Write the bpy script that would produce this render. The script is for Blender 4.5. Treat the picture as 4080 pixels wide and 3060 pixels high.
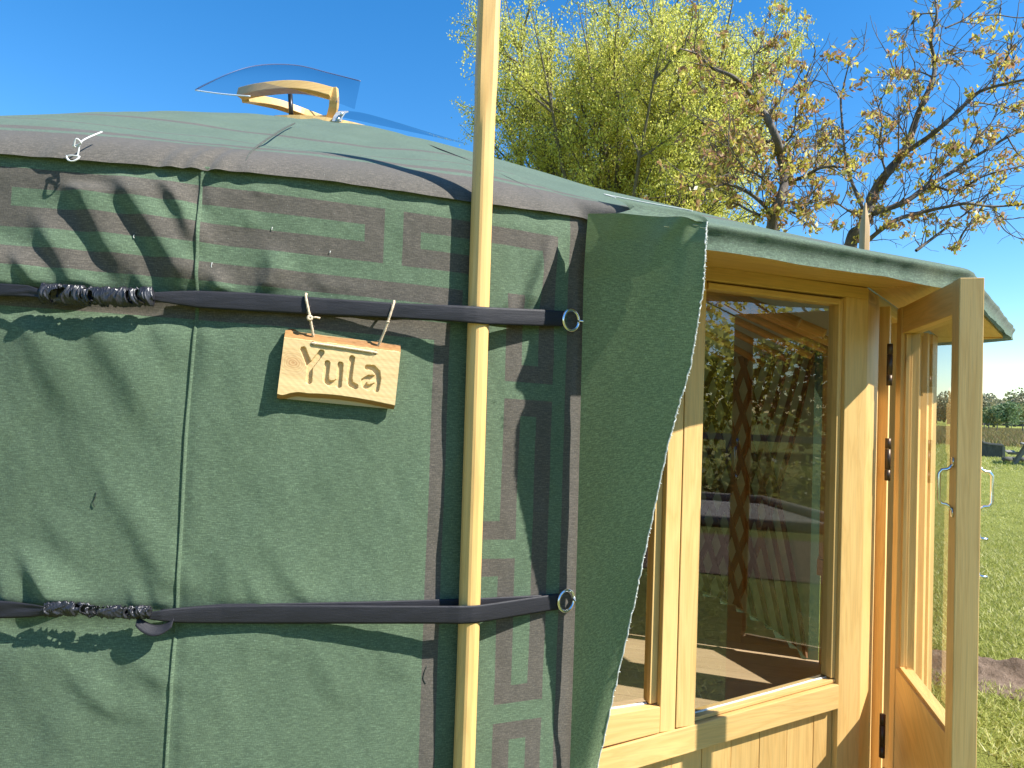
import bpy, bmesh, math, random
import numpy as np
from mathutils import Vector, Matrix
random.seed(7); rng = np.random.default_rng(11)
for o in list(bpy.data.objects): bpy.data.objects.remove(o)
SC = bpy.context.scene; COL = SC.collection
R_ = math.radians
# ------------------------------------------------------------------ camera
FOC = 2829.5; PITCH = R_(1.6); ROLL = R_(2.0); EYE = np.array([0., 0., 1.5])
fw = np.array([0, math.cos(PITCH), math.sin(PITCH)]); r0 = np.array([1., 0, 0]); u0 = np.array([0, -math.sin(PITCH), math.cos(PITCH)])
cr = math.cos(ROLL)*r0 + math.sin(ROLL)*u0; cu = -math.sin(ROLL)*r0 + math.cos(ROLL)*u0
cd = bpy.data.cameras.new('camera'); cam = bpy.data.objects.new('camera', cd); COL.objects.link(cam)
cd.sensor_fit = 'HORIZONTAL'; cd.angle = 2*math.atan(2040/FOC); cd.clip_start = 0.05; cd.clip_end = 5000
M = Matrix(((cr[0], cu[0], -fw[0], EYE[0]), (cr[1], cu[1], -fw[1], EYE[1]), (cr[2], cu[2], -fw[2], EYE[2]), (0, 0, 0, 1)))
cam.matrix_world = M; SC.camera = cam
# ------------------------------------------------------------------ sky, sun, exposure
SUN_EL = R_(45.5); SUNH = np.array([.943, -.333]); SUNH /= np.linalg.norm(SUNH)
wd = bpy.data.worlds.new('World'); SC.world = wd; wd.use_nodes = True
nt = wd.node_tree; bg = nt.nodes['Background']; sky = nt.nodes.new('ShaderNodeTexSky'); sky.sky_type = 'NISHITA'
sky.sun_disc = False; sky.sun_elevation = SUN_EL; sky.sun_rotation = math.atan2(SUNH[0], SUNH[1])
sky.air_density = 1.0; sky.dust_density = 0.12; sky.ozone_density = 3.0; sky.altitude = 20
hs = nt.nodes.new('ShaderNodeHueSaturation'); hs.inputs['Saturation'].default_value = 1.35; nt.links.new(sky.outputs[0], hs.inputs['Color']); nt.links.new(hs.outputs[0], bg.inputs[0]); bg.inputs[1].default_value = 0.10
sd = bpy.data.lights.new('sun', 'SUN'); sun = bpy.data.objects.new('sun', sd); COL.objects.link(sun)
sd.energy = 4.6; sd.angle = R_(.53); sd.color = (1, .965, .90)
sv = Vector((SUNH[0]*math.cos(SUN_EL), SUNH[1]*math.cos(SUN_EL), math.sin(SUN_EL)))
sun.rotation_euler = sv.to_track_quat('Z', 'Y').to_euler(); sun.location = sv*30
vs = SC.view_settings; vs.view_transform = 'Standard'; vs.look = 'None'; vs.exposure = 1.25; vs.gamma = 1
SC.render.engine = 'CYCLES'; SC.cycles.max_bounces = 8; SC.cycles.transparent_max_bounces = 24
SC.cycles.caustics_reflective = False; SC.cycles.caustics_refractive = False
# ------------------------------------------------------------------ geometry helpers
def ray(x, y): return fw + (x-2040)/FOC*cr - (y-1530)/FOC*cu
def atD(x, y, D):
    d = ray(x, y); return EYE + d*(D/d[1])
YC = np.array([-1.2, 4.35]); YR = 3.0          # yurt centre and wall radius
def on_wall(x, y, off=0.):
    d = ray(x, y); a = d[0]**2+d[1]**2; o = EYE[:2]-YC; b = 2*(d[:2]@o); c = o@o-(YR+off)**2
    t = (-b-math.sqrt(b*b-4*a*c))/(2*a); return EYE+t*d
def sz(x, y, off=0.):
    p = on_wall(x, y, off); return YR*math.atan2(p[0]-YC[0], -(p[1]-YC[1])), p[2]
def wallpt(s, z, off=0.):
    f = s/YR; return np.array([YC[0]+(YR+off)*math.sin(f), YC[1]-(YR+off)*math.cos(f), z])
def on_plane(x, y, P, n):
    d = ray(x, y); return EYE + d*(np.dot(np.asarray(P)-EYE, n)/np.dot(d, n))
def sm(a, b, x):
    t = np.clip((x-a)/(b-a), 0, 1); return t*t*(3-2*t)
def vnoise(x, y, seed=0):                       # cheap smooth value noise on arrays
    g = np.random.default_rng(seed).random((64, 64))
    xi = np.floor(x).astype(int); yi = np.floor(y).astype(int); fx = x-xi; fy = y-yi
    fx = fx*fx*(3-2*fx); fy = fy*fy*(3-2*fy)
    a = g[xi % 64, yi % 64]; b = g[(xi+1) % 64, yi % 64]; c = g[xi % 64, (yi+1) % 64]; d = g[(xi+1) % 64, (yi+1) % 64]
    return (a*(1-fx)+b*fx)*(1-fy)+(c*(1-fx)+d*fx)*fy-.5
FK = 1.8445                                     # scale of the traced sketch to photo units
def tag(o, label=None, cat=None, group=None, kind=None):
    if label: o['label'] = label
    if cat: o['category'] = cat
    if group: o['group'] = group
    if kind: o['kind'] = kind
    return o
def empty(name, loc, label=None, cat=None, group=None, parent=None):
    o = bpy.data.objects.new(name, None); COL.objects.link(o); o.location = loc; o.empty_display_size = .1
    if parent is not None: setpar(o, parent)
    return tag(o, label, cat, group)
WORLDLOC = {}
def setpar(o, parent):
    o.parent = parent
    w = Vector((0, 0, 0)); p = parent
    while p is not None: w += Vector(p.location); p = p.parent
    o.location = Vector(o.location) - w
def link(name, me, mat=None, parent=None, smooth=False):
    if mat is not None and not me.materials: me.materials.append(mat)
    if smooth:
        me.polygons.foreach_set('use_smooth', np.ones(len(me.polygons), bool))
    o = bpy.data.objects.new(name, me); COL.objects.link(o)
    if parent is not None: setpar(o, parent)
    return o
def pymesh(name, V, Fs, uv=None):
    me = bpy.data.meshes.new(name); V = np.asarray(V, np.float32)
    if isinstance(Fs, np.ndarray):
        n, k = Fs.shape; me.vertices.add(len(V)); me.vertices.foreach_set('co', V.ravel())
        me.loops.add(n*k); me.loops.foreach_set('vertex_index', Fs.astype(np.int32).ravel())
        me.polygons.add(n); me.polygons.foreach_set('loop_start', np.arange(0, n*k, k, dtype=np.int32))
        me.update(calc_edges=True)
    else:
        me.from_pydata([tuple(map(float, v)) for v in V], [], [tuple(int(i) for i in f) for f in Fs]); me.update()
    if uv is not None:
        l = me.uv_layers.new(name='UVMap'); vi = np.empty(len(me.loops), np.int32); me.loops.foreach_get('vertex_index', vi)
        l.data.foreach_set('uv', np.asarray(uv, np.float32)[vi].ravel())
    return me
def gridfaces(nr, nc, wrap=False):
    i, j = np.meshgrid(np.arange(nr-1), np.arange(nc if wrap else nc-1), indexing='ij'); j2 = (j+1) % nc
    return np.stack([i*nc+j, i*nc+j2, (i+1)*nc+j2, (i+1)*nc+j], -1).reshape(-1, 4)
class MB:                                       # collects pieces that belong to ONE object
    def __init__(s): s.v = []; s.f = []
    def add(s, V, F):
        b = len(s.v); s.v += [tuple(map(float, p)) for p in V]; s.f += [tuple(int(i)+b for i in q) for q in F]; return s
    def tube(s, pts, rad, n=8, cap=True):
        pts = [np.asarray(p, float) for p in pts]; m = len(pts); rad = [rad]*m if np.isscalar(rad) else rad
        V = []; ref = np.array([.31, .2, .93])
        for i in range(m):
            t = pts[min(i+1, m-1)]-pts[max(i-1, 0)]; t = t/(np.linalg.norm(t)+1e-9)
            a = ref-t*(ref@t)
            if np.linalg.norm(a) < .15: a = np.array([1., 0, 0])-t*t[0]
            a /= np.linalg.norm(a); ref = a; b = np.cross(t, a)
            for k in range(n):
                w = 2*math.pi*k/n; V.append(pts[i]+rad[i]*(math.cos(w)*a+math.sin(w)*b))
        F = [(i*n+k, i*n+(k+1) % n, (i+1)*n+(k+1) % n, (i+1)*n+k) for i in range(m-1) for k in range(n)]
        if cap: F += [tuple(range(n-1, -1, -1)), tuple((m-1)*n+k for k in range(n))]
        return s.add(V, F)
    def hexa(s, P):                             # 8 corners: bottom 4 then top 4
        return s.add(P, [(3, 2, 1, 0), (4, 5, 6, 7), (0, 1, 5, 4), (1, 2, 6, 5), (2, 3, 7, 6), (3, 0, 4, 7)])
    def build(s, name, mat, parent=None, smooth=False, bevel=0, uvaxis=None):
        me = pymesh(name, s.v, s.f)
        bm = bmesh.new(); bm.from_mesh(me); bmesh.ops.recalc_face_normals(bm, faces=bm.faces)
        if bevel: bmesh.ops.bevel(bm, geom=list(bm.edges), offset=bevel, segments=2, affect='EDGES', profile=.6)
        bm.to_mesh(me); bm.free()
        grain_uv(me, uvaxis)
        return link(name, me, mat, parent, smooth)
def grain_uv(me, axis=None):
    n = len(me.vertices); V = np.empty(n*3); me.vertices.foreach_get('co', V); V = V.reshape(-1, 3)
    if axis is None:
        w, E = np.linalg.eigh(np.cov((V-V.mean(0)).T)+1e-12*np.eye(3)); a = E[:, 2]; b = E[:, 1]; c = E[:, 0]
    else:
        a = np.asarray(axis, float); a /= np.linalg.norm(a); b = np.cross(a, [.3, .1, .9]); b /= np.linalg.norm(b); c = np.cross(a, b)
    o = rng.random(2)*40
    vi = np.empty(len(me.loops), np.int32); me.loops.foreach_get('vertex_index', vi)
    uv = np.stack([V@a+o[0], V@b+.83*(V@c)+o[1]], -1)
    l = me.uv_layers.new(name='UVMap'); l.data.foreach_set('uv', uv[vi].astype(np.float32).ravel())
# ------------------------------------------------------------------ materials
class NT:
    def __init__(s, name):
        s.m = bpy.data.materials.new(name); s.m.use_nodes = True; s.t = s.m.node_tree; s.b = s.t.nodes['Principled BSDF']; s.out = s.t.nodes['Material Output']
    def n(s, typ, **kw):
        d = s.t.nodes.new('ShaderNode'+typ)
        for k, v in kw.items():
            if k.startswith('i'):
                key = k[1:]; key = int(key) if key.isdigit() else key
                if isinstance(v, tuple) and len(v) == 2 and hasattr(v[0], 'outputs'): s.t.links.new(v[0].outputs[v[1]], d.inputs[key])
                elif hasattr(v, 'outputs'): s.t.links.new(v.outputs[0], d.inputs[key])
                else: d.inputs[key].default_value = v
            else: setattr(d, k, v)
        return d
    def math(s, op, a, b=0., c=0.): return s.n('Math', operation=op, i0=a, i1=b, i2=c)
    def mix(s, f, a, b, mode='MIX'):
        d = s.n('MixRGB', blend_type=mode)
        for i, v in enumerate((f, a, b)):
            if hasattr(v, 'outputs'): s.t.links.new(v.outputs[0], d.inputs[i])
            else: d.inputs[i].default_value = v if (i == 0 or len(v) == 4) else (*v, 1)
        return d
    def ramp(s, f, stops):
        d = s.n('ValToRGB', i0=f); e = d.color_ramp.elements
        while len(e) > 1: e.remove(e[-1])
        for k, (p, c) in enumerate(stops):
            q = e[0] if k == 0 else e.new(p); q.position = p; q.color = (*c, 1) if len(c) == 3 else c
        return d
    def uvmap(s, sc):
        u = s.n('UVMap'); return s.n('Mapping', i0=u, i3=sc)
    def obj(s, sc):
        u = s.n('TexCoord'); return s.n('Mapping', i0=(u, 3), i3=sc)
    def fin(s, col=None, rough=.7, bump=None, bs=.3, bd=.002, spec=.3, metal=0.):
        if col is not None:
            if hasattr(col, 'outputs'): s.t.links.new(col.outputs[0], s.b.inputs['Base Color'])
            else: s.b.inputs['Base Color'].default_value = (*col, 1)
        if hasattr(rough, 'outputs'): s.t.links.new(rough.outputs[0], s.b.inputs['Roughness'])
        else: s.b.inputs['Roughness'].default_value = rough
        s.b.inputs['Specular IOR Level'].default_value = spec; s.b.inputs['Metallic'].default_value = metal
        if bump is not None:
            d = s.n('Bump', iStrength=bs, iDistance=bd); s.t.links.new(bump.outputs[0], d.inputs['Height']); s.t.links.new(d.outputs[0], s.b.inputs['Normal'])
        return s.m
def flat(name, c, rough=.6, metal=0., spec=.4): return NT(name).fin(c, rough, metal=metal, spec=spec)
def wood(name, c1, c2, ck, rough=.45, knots=True, fine=1., kp=None):
    t = NT(name); m = t.uvmap((1.1, 15, 1)); nz = t.n('TexNoise', iVector=m, iScale=1.6, iDetail=3., iRoughness=.55, iDistortion=.6)
    rings = t.math('FRACT', t.math('MULTIPLY', (nz, 0), 5.5)); rings = t.math('PINGPONG', rings, .5)
    m2 = t.uvmap((7, 330*fine, 1)); n2 = t.n('TexNoise', iVector=m2, iScale=1., iDetail=3., iRoughness=.6)
    col = t.ramp(rings, [(0, c2), (.16, [.5*(a+b) for a, b in zip(c1, c2)]), (.42, c1)])
    col = t.mix(.45, col, t.ramp(n2, [(.3, [v*.55 for v in c2]), (.6, [min(1, v*1.2) for v in c1])]), 'MULTIPLY')
    col = t.mix(.45, col, c1)
    if knots:
        mk = t.uvmap((4.6, 9, 1)); w = t.n('TexNoise', iVector=mk, iScale=3.); mkd = t.n('VectorMath', operation='ADD', i0=mk, i1=t.n('VectorMath', operation='SCALE', i0=(w, 1), iScale=.22))
        v = t.n('TexVoronoi', iVector=mkd, iScale=1., iRandomness=1.); sel = t.n('TexVoronoi', iVector=mkd, iScale=1., iRandomness=1.)
        pick = t.math('GREATER_THAN', t.n('SeparateColor', i0=(sel, 1)), .80)
        k = t.math('MULTIPLY', t.ramp(v, [(.045, (.9, .9, .9)), (.085, (.35, .35, .35)), (.10, (.6, .6, .6)), (.15, (.12, .12, .12)), (.24, (0, 0, 0))]), pick)
        col = t.mix(k, col, ck)
    if kp:
        u_ = t.n('UVMap'); d_ = t.n('VectorMath', operation='SUBTRACT', i0=u_, i1=(*kp, 0)); w_ = t.n('TexNoise', iVector=t.uvmap((40, 40, 1)), iScale=1., iDetail=2.)
        ln = t.n('VectorMath', operation='LENGTH', i0=t.n('VectorMath', operation='MULTIPLY', i0=d_, i1=(.8, 1., 0))); ll = t.math('ADD', (ln, 1), t.math('MULTIPLY', t.math('SUBTRACT', w_, .5), .012))
        ringk = t.math('SINE', t.math('MULTIPLY', ll, 1500.)); fall = t.ramp(t.math('MULTIPLY', ll, 20.), [(.10, (1, 1, 1)), (.28, (.55, .55, .55)), (.75, (0, 0, 0))])
        col = t.mix(t.math('MULTIPLY', fall, t.math('MULTIPLY_ADD', ringk, .3, .55)), col, ck)
    big = t.n('TexNoise', iVector=t.uvmap((.7, 2.2, 1)), iScale=1.3, iDetail=2.)
    col = t.mix(.35, col, t.ramp(big, [(.3, (.62, .58, .5)), (.7, (1.1, 1.1, 1.1))]), 'MULTIPLY')
    return t.fin(col, rough, n2, .12, .002, .35)
PINE = wood('pine', (.80, .555, .24), (.64, .385, .13), (.17, .07, .025))
PINEB = wood('pine_board', (.78, .53, .225), (.61, .36, .115), (.18, .08, .03), fine=.6)
POLE_M = wood('pole_pine', (.74, .50, .20), (.60, .37, .125), (.25, .11, .04), fine=.7)
STAKE_M = wood('weathered_pine', (.60, .42, .22), (.42, .28, .13), (.08, .04, .02))
RAFT = wood('rafter_wood', (.70, .40, .15), (.52, .26, .085), (.08, .03, .01), .5)
LATH = wood('lath_wood', (.27, .13, .055), (.18, .08, .03), (.08, .03, .01), .6)
FLOORW = wood('floor_oak', (.56, .42, .28), (.42, .30, .185), (.2, .1, .05), .5, knots=False)
SIGNW = wood('sign_wood', (.65, .495, .255), (.53, .36, .155), (.36, .17, .06), .6, kp=(3.322, 7.165))
GREYW = wood('grey_wood', (.30, .28, .25), (.20, .185, .165), (.1, .09, .08), .8)
GREEN = (.104, .155, .094); BROWN = (.104, .092, .076)
def canvas(name, rects, base=GREEN, fade=None, trans=.20):
    t = NT(name); uvn = t.n('UVMap'); wob = t.n('TexNoise', iVector=t.n('Mapping', i0=uvn, i3=(60, 60, 1)), iScale=4., iDetail=2.)
    uvd = t.n('VectorMath', operation='ADD', i0=uvn, i1=t.n('VectorMath', operation='SCALE', i0=t.n('VectorMath', operation='SUBTRACT', i0=(wob, 1), i1=(.5, .5, .5)), iScale=.0018))
    sp = t.n('SeparateXYZ', i0=uvd); acc = None
    for (a, b, c, d) in rects:
        q = t.math('MULTIPLY', t.math('COMPARE', (sp, 0), (a+b)/2, (b-a)/2), t.math('COMPARE', (sp, 1), (c+d)/2, (d-c)/2))
        acc = q if acc is None else t.math('MAXIMUM', acc, q)
    col = t.mix(acc, base, BROWN) if acc is not None else t.mix(0., base, base)
    w1 = t.n('TexNoise', iVector=t.n('Mapping', i0=uvn, i3=(110, 760, 1)), iScale=1., iDetail=3., iRoughness=.7)
    w2 = t.n('TexNoise', iVector=t.n('Mapping', i0=uvn, i3=(560, 170, 1)), iScale=1., iDetail=2., iRoughness=.6)
    w3 = t.n('TexNoise', iVector=t.n('Mapping', i0=uvn, i3=(46, 400, 1)), iScale=1., iDetail=4., iRoughness=.75)
    weave = t.math('ADD', t.math('MULTIPLY', w1, .35), t.math('ADD', t.math('MULTIPLY', w2, .25), t.math('MULTIPLY', w3, .4)))
    col = t.mix(.75, col, t.ramp(weave, [(.38, (.42, .43, .42)), (.5, (.92, .92, .92)), (.62, (2.0, 1.95, 1.92))]), 'MULTIPLY')
    mot = t.n('TexNoise', iVector=t.n('Mapping', i0=uvn, i3=(5, 5, 1)), iScale=1., iDetail=4.)
    col = t.mix(.5, col, t.ramp(mot, [(.3, (.78, .82, .78)), (.7, (1.18, 1.16, 1.16))]), 'MULTIPLY')
    spk = t.n('TexVoronoi', iVector=t.n('Mapping', i0=uvn, i3=(70, 70, 1)), iScale=1.)
    col = t.mix(t.math('MULTIPLY', t.ramp(spk, [(.035, (1, 1, 1)), (.06, (0, 0, 0))]), .6), col, (.35, .38, .34))
    m = t.fin(col, .85, weave, .5, .0012, .25)
    t.b.inputs['Sheen Weight'].default_value = .12; t.b.inputs['Sheen Roughness'].default_value = .6
    if trans:
        tr = t.n('BsdfTranslucent'); t.t.links.new(col.outputs[0], tr.inputs[0]); mx = t.n('MixShader', i0=trans)
        t.t.links.new(t.b.outputs[0], mx.inputs[1]); t.t.links.new(tr.outputs[0], mx.inputs[2]); t.t.links.new(mx.outputs[0], t.out.inputs[0])
    return m
def glassm(name, tint=(.93, .95, .92), ior=1.5, rough=0.):
    t = NT(name); t.t.nodes.remove(t.b); lw = t.n('LayerWeight'); fr = t.math('MULTIPLY_ADD', t.math('POWER', (lw, 1), 5.), 1-ior, ior); tr = t.n('BsdfTransparent', i0=(*tint, 1)); gl = t.n('BsdfGlossy', iRoughness=rough)
    mx = t.n('MixShader', i0=fr); t.t.links.new(tr.outputs[0], mx.inputs[1]); t.t.links.new(gl.outputs[0], mx.inputs[2]); t.t.links.new(mx.outputs[0], t.out.inputs[0]); return t.m
GLASS = glassm('window_glass', (.88, .89, .84), .13); ACRYL = glassm('clear_acrylic', (.91, .92, .93), .12)
STEEL = flat('zinc_steel', (.80, .82, .86), .2, 1.); BRONZE = flat('bronze_hinge', (.09, .06, .045), .4, .6)
t = NT('strap_webbing'); w = t.n('TexNoise', iVector=t.uvmap((1500, 500, 1)), iScale=1., iDetail=1.); w2 = t.n('TexNoise', iVector=t.uvmap((22, 130, 1)), iScale=1., iDetail=2., iDistortion=1.)
STRAP = t.fin(t.ramp(w, [(.3, (.007, .007, .010)), (.7, (.027, .027, .033))]), .55, t.math('ADD', w, t.math('MULTIPLY', w2, 1.2)), .45, .0010, .28)
t = NT('gathered_nylon'); w = t.n('TexNoise', iVector=t.obj((60, 60, 60)), iScale=1., iDetail=2.)
GATH = t.fin(t.ramp(w, [(.3, (.009, .009, .012)), (.7, (.026, .026, .032))]), .36, w, .3, .003, .55)
t = NT('twine'); w = t.n('TexNoise', iVector=t.obj((900, 900, 400)), iScale=1.)
TWINE = t.fin(t.ramp(w, [(.3, (.42, .30, .19)), (.7, (.78, .64, .47))]), .9, w, .8, .001)
WHITEC = flat('white_cord', (.62, .62, .6), .8); FRAY = flat('frayed_selvage', (.68, .68, .62), .9)
BARKE = wood('live_edge', (.42, .22, .075), (.17, .07, .03), (.08, .03, .02), .7)
def bark(name, a, b):
    t = NT(name); n = t.n('TexNoise', iVector=t.obj((9, 9, 3)), iScale=1., iDetail=5., iRoughness=.7); return t.fin(t.ramp(n, [(.3, a), (.7, b)]), .9, n, .7, .03)
BARK1 = bark('cherry_bark', (.055, .045, .038), (.19, .16, .135)); BARK2 = bark('field_tree_bark', (.07, .06, .045), (.2, .17, .12))
def leafm(name, stops, tr=.45):
    t = NT(name); g = t.n('NewGeometry'); c = t.ramp((g, 'Random Per Island'), stops); t.fin(c, .55, spec=.3)
    tl = t.n('BsdfTranslucent'); t.t.links.new(c.outputs[0], tl.inputs[0]); mx = t.n('MixShader', i0=tr)
    t.t.links.new(t.b.outputs[0], mx.inputs[1]); t.t.links.new(tl.outputs[0], mx.inputs[2]); t.t.links.new(mx.outputs[0], t.out.inputs[0]); return t.m
LEAF_G = leafm('spring_leaf', tr=.55, stops= [(0, (.42, .44, .075)), (.5, (.58, .57, .11)), (1, (.78, .74, .2))])
LEAF_C = leafm('cherry_leaf', [(0, (.30, .16, .095)), (.38, (.46, .27, .14)), (.5, (.46, .38, .07)), (.95, (.64, .57, .11)), (1, (.85, .78, .62))])
LEAF_F = leafm('far_leaf', [(0, (.17, .20, .085)), (1, (.30, .31, .13))], .3)  # far foliage colours lightened, distance haze put into the leaf tone
LEAF_F2 = leafm('far_leaf_dark', [(0, (.10, .16, .08)), (1, (.18, .25, .11))], .3)
LEAF_F3 = leafm('far_leaf_olive', [(0, (.22, .22, .14)), (1, (.33, .31, .19))], .3)
BLADE = leafm('grass_blade', [(0, (.22, .26, .045)), (.6, (.40, .41, .09)), (.85, (.56, .54, .19)), (1, (.75, .70, .38))], .4)
MEAD = leafm('meadow_blade', [(0, (.11, .12, .035)), (.5, (.2, .19, .06)), (.8, (.24, .14, .075)), (.97, (.3, .2, .1)), (1, (.75, .6, .04))], .3)
t = NT('grass_ground'); n1 = t.n('TexNoise', iVector=t.obj((1.3, 1.3, 1)), iScale=1., iDetail=6., iRoughness=.65); n2 = t.n('TexNoise', iVector=t.obj((60, 60, 60)), iScale=1., iDetail=3., iRoughness=.8)
c = t.mix(.6, t.ramp(n1, [(.3, (.17, .19, .045)), (.6, (.27, .29, .075)), (.8, (.33, .31, .12))]), t.ramp(n2, [(.3, (.35, .4, .3)), (.65, (1.5, 1.45, 1.2))]), 'MULTIPLY')
GROUND = t.fin(c, .95, n2, .9, .05, .1)
t = NT('soil'); n2 = t.n('TexNoise', iVector=t.obj((14, 14, 14)), iScale=1., iDetail=7., iRoughness=.75)
SOIL = t.fin(t.ramp(n2, [(.3, (.13, .09, .062)), (.7, (.33, .24, .175))]), .95, n2, 1., .05, .1)
t = NT('gravel'); v = t.n('TexVoronoi', iVector=t.obj((38, 38, 38)), iScale=1.)
GRAV = t.fin(t.ramp(t.n('SeparateColor', i0=(v, 1)), [(0, (.22, .2, .18)), (1, (.55, .52, .48))]), .9, v, .8, .03, .1)

# ------------------------------------------------------------------ ground
g = link('ground', pymesh('ground', [(-2500, -2500, 0), (2500, -2500, 0), (2500, 2500, 0), (-2500, 2500, 0)], [(0, 1, 2, 3)]), GROUND); tag(g, 'short mown grass lawn around the tent', 'ground', kind='structure')

# ------------------------------------------------------------------ yurt
yurt = empty('yurt', (YC[0], YC[1], 0), 'green canvas yurt with brown key-pattern print and pine doorway', 'yurt')
# wall canvas -----------------------------------------------------
S_END = 1.425; Z_TOP = 1.972
FOLDS = []
def fold(pts, A, wl, wr, t0=.05, t1=.05, cvt=None):
    x0 = pts[0][0]; q = [sz(*p) for p in pts]; q.sort(key=lambda a: a[1]); s = np.array([a[0] for a in q]); z = np.array([a[1] for a in q]); FOLDS.append((s, z, A*(1.3 if x0 > 840 and A < .012 and q[0][1] > 1.5 else .68 if A < .016 else 1.), wl, wr, t0, t1))
k1 = lambda *P: [(.452*a, 600+.452*b) for a, b in P]
k2 = lambda *P: [(900+.452*a, 600+.452*b) for a, b in P]
k3 = lambda *P: [(.461*a, 1000+.461*b) for a, b in P]
k7 = lambda *P: [(.8197*a, 1700+.8197*b) for a, b in P]
k3b = lambda *P: [(1750+.422*a, 750+.422*b) for a, b in P]
fold(k1((690, 240), (830, 520), (965, 800), (1080, 1030), (1140, 1290)), .024, .028, .055, .10, .03)
fold(k1((1050, 120), (1220, 450), (1400, 720), (1560, 980), (1680, 1290)), .026, .029, .052, .06, .03)
fold(k1((1330, 120), (1530, 350), (1650, 560), (1735, 800), (1770, 1000)), .018, .020, .030, .08, .03)
fold(k1((330, 430), (490, 800), (630, 1040), (740, 1290)), .021, .028, .055, .03, .10)
fold(k1((150, 800), (270, 1040), (420, 1290)), .019, .020, .045, .03, .06)
fold(k1((-150, 700), (-30, 1000), (60, 1290)), .02, .024, .05, .03, .06)
fold(k1((1190, 1000), (1300, 1290)), .008, .012, .02, .02, .04)
fold(k1((1500, 1040), (1600, 1290)), .007, .012, .016, .02, .04)
fold(k1((760, 1060), (860, 1290)), .006, .012, .016, .02, .04)
fold(k1((1850, 260), (1870, 520), (1850, 640)), .009, .014, .022, .06, .06)
fold(k1((1900, 1000), (1950, 1290)), .010, .015, .022, .02, .05)
fold(k1((2060, 560), (2120, 760)), .005, .016, .024, .05, .05)
fold(k2((230, 200), (300, 420)), .007, .013, .02, .02, .05)
fold(k2((140, 480), (240, 740)), .005, .014, .02, .05, .05)
fold(k2((380, 760), (420, 1050), (330, 1290)), .010, .020, .035, .03, .08)
fold(k2((900, 230), (980, 330)), .004, .014, .02, .02, .04)
fold(k2((820, 1000), (900, 1290)), .005, .02, .03, .03, .06)
fold(k2((1080, 1100), (1150, 1290)), .004, .016, .03, .03, .06)
fold(k3((200, 480), (300, 680), (490, 1100), (760, 1600), (900, 1850)), .013, .036, .055, .22, .05)
fold(k3((760, 480), (880, 680), (1110, 1080), (1420, 1600), (1640, 1900)), .015, .040, .06, .22, .05)
fold(k3((1330, 520), (1400, 750), (1500, 1050)), .006, .016, .03, .08, .04)
fold(k3((1080, 500), (1170, 760)), .005, .02, .03, .06, .04)
fold(k3((1760, 560), (1790, 900), (1800, 1400)), .005, .016, .022, .2, .04)
fold(k3((1960, 540), (2000, 800)), .003, .016, .022, .1, .04)
fold(k7((330, -60), (470, 150), (580, 330), (680, 500), (790, 690), (870, 850)), .009, .030, .05, .05, .2)
fold(k7((180, 330), (300, 500), (420, 760)), .006, .030, .05, .1, .1)
fold(k7((90, 540), (170, 680), (290, 900)), .019, .022, .05, .03, .1)
fold(k7((-40, 560), (20, 700), (40, 900)), .012, .022, .04, .03, .1)
fold(k7((640, 720), (660, 900)), .006, .012, .02, .02, .06)
fold(k7((730, 680), (790, 900)), .007, .014, .025, .02, .08)
fold(k7((1060, 480), (1110, 700), (1130, 900)), .006, .020, .03, .03, .14)
fold(k7((1270, 450), (1380, 680), (1530, 890)), .007, .024, .04, .03, .16)
fold(k7((1200, 640), (1270, 900)), .005, .016, .026, .03, .08)
fold(k7((1560, 720), (1610, 900)), .003, .016, .03, .03, .08)
fold(k7((200, 980), (380, 1230), (640, 1470)), .007, .030, .05, .05, .1)
fold(k7((560, 980), (720, 1180), (880, 1330)), .007, .030, .05, .05, .1)
fold(k7((1480, 960), (1600, 1180), (1700, 1400)), .005, .026, .05, .05, .12)
fold(k7((1100, 960), (1180, 1100)), .003, .02, .03, .03, .08)
fold(k7((1290, 960), (1350, 1140)), .003, .02, .03, .03, .08)
fold(k7((60, 1000), (250, 1400), (420, 1659)), .005, .040, .06, .1, .1)
fold(k7((1830, 980), (1960, 1250)), .003, .03, .04, .03, .1)
fold(k3b((1110, 330), (960, 760), (790, 1200)), .017, .016, .030, .05, .10)
fold(k3b((700, 930), (640, 1250)), .006, .012, .02, .03, .06)
fold(k3b((1250, 170), (1220, 400)), .004, .02, .03, .05, .05)
def wall_off(s, z):
    off = np.zeros_like(s)
    for (fs, fz, A, wl, wr, t0, t1) in FOLDS:
        sl = np.interp(z, fz, fs); d = s-sl
        w = np.where(d < 0, wl, wr)
        a = A*sm(fz[0], fz[0]+t0, z)*(1-sm(fz[-1]-t1, fz[-1], z))
        off += a*np.exp(-(d/w)**2)
    off += .0065*vnoise(s*10-z*5, z*4, 1)+.003*vnoise(s*20-z*11, z*7, 7)+.0016*vnoise(s*30+z*8, z*13, 2)+.0006*vnoise(s*90, z*60, 3)
    off -= .010*np.exp(-((z-(1.655-.0*s))/.035)**2)*sm(.1, .25, s)*(1-sm(.6, .75, s))     # canvas pulled in under the straps
    off -= .008*np.exp(-((z-1.045)/.035)**2)*sm(.1, .25, s)*(1-sm(.6, .75, s))
    off -= .0022*np.exp(-((s-.566)/.012)**2)
    return off
s_all = np.concatenate([np.linspace(-14.43, .06, 150)[:-1], np.arange(.06, S_END+.0001, .0034)])
z_all = np.concatenate([np.linspace(0, .6, 13)[:-1], np.arange(.6, Z_TOP+.001, .0034)])
SS, ZZ = np.meshgrid(s_all, z_all); OFF = wall_off(SS, ZZ); OFF = OFF*sm(-.1, .1, SS)
OFF = OFF*(1-sm(1.885, 1.940, ZZ))-.004*sm(1.90, 1.945, ZZ)-.035*np.maximum(ZZ-1.953, 0)/.01
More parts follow.
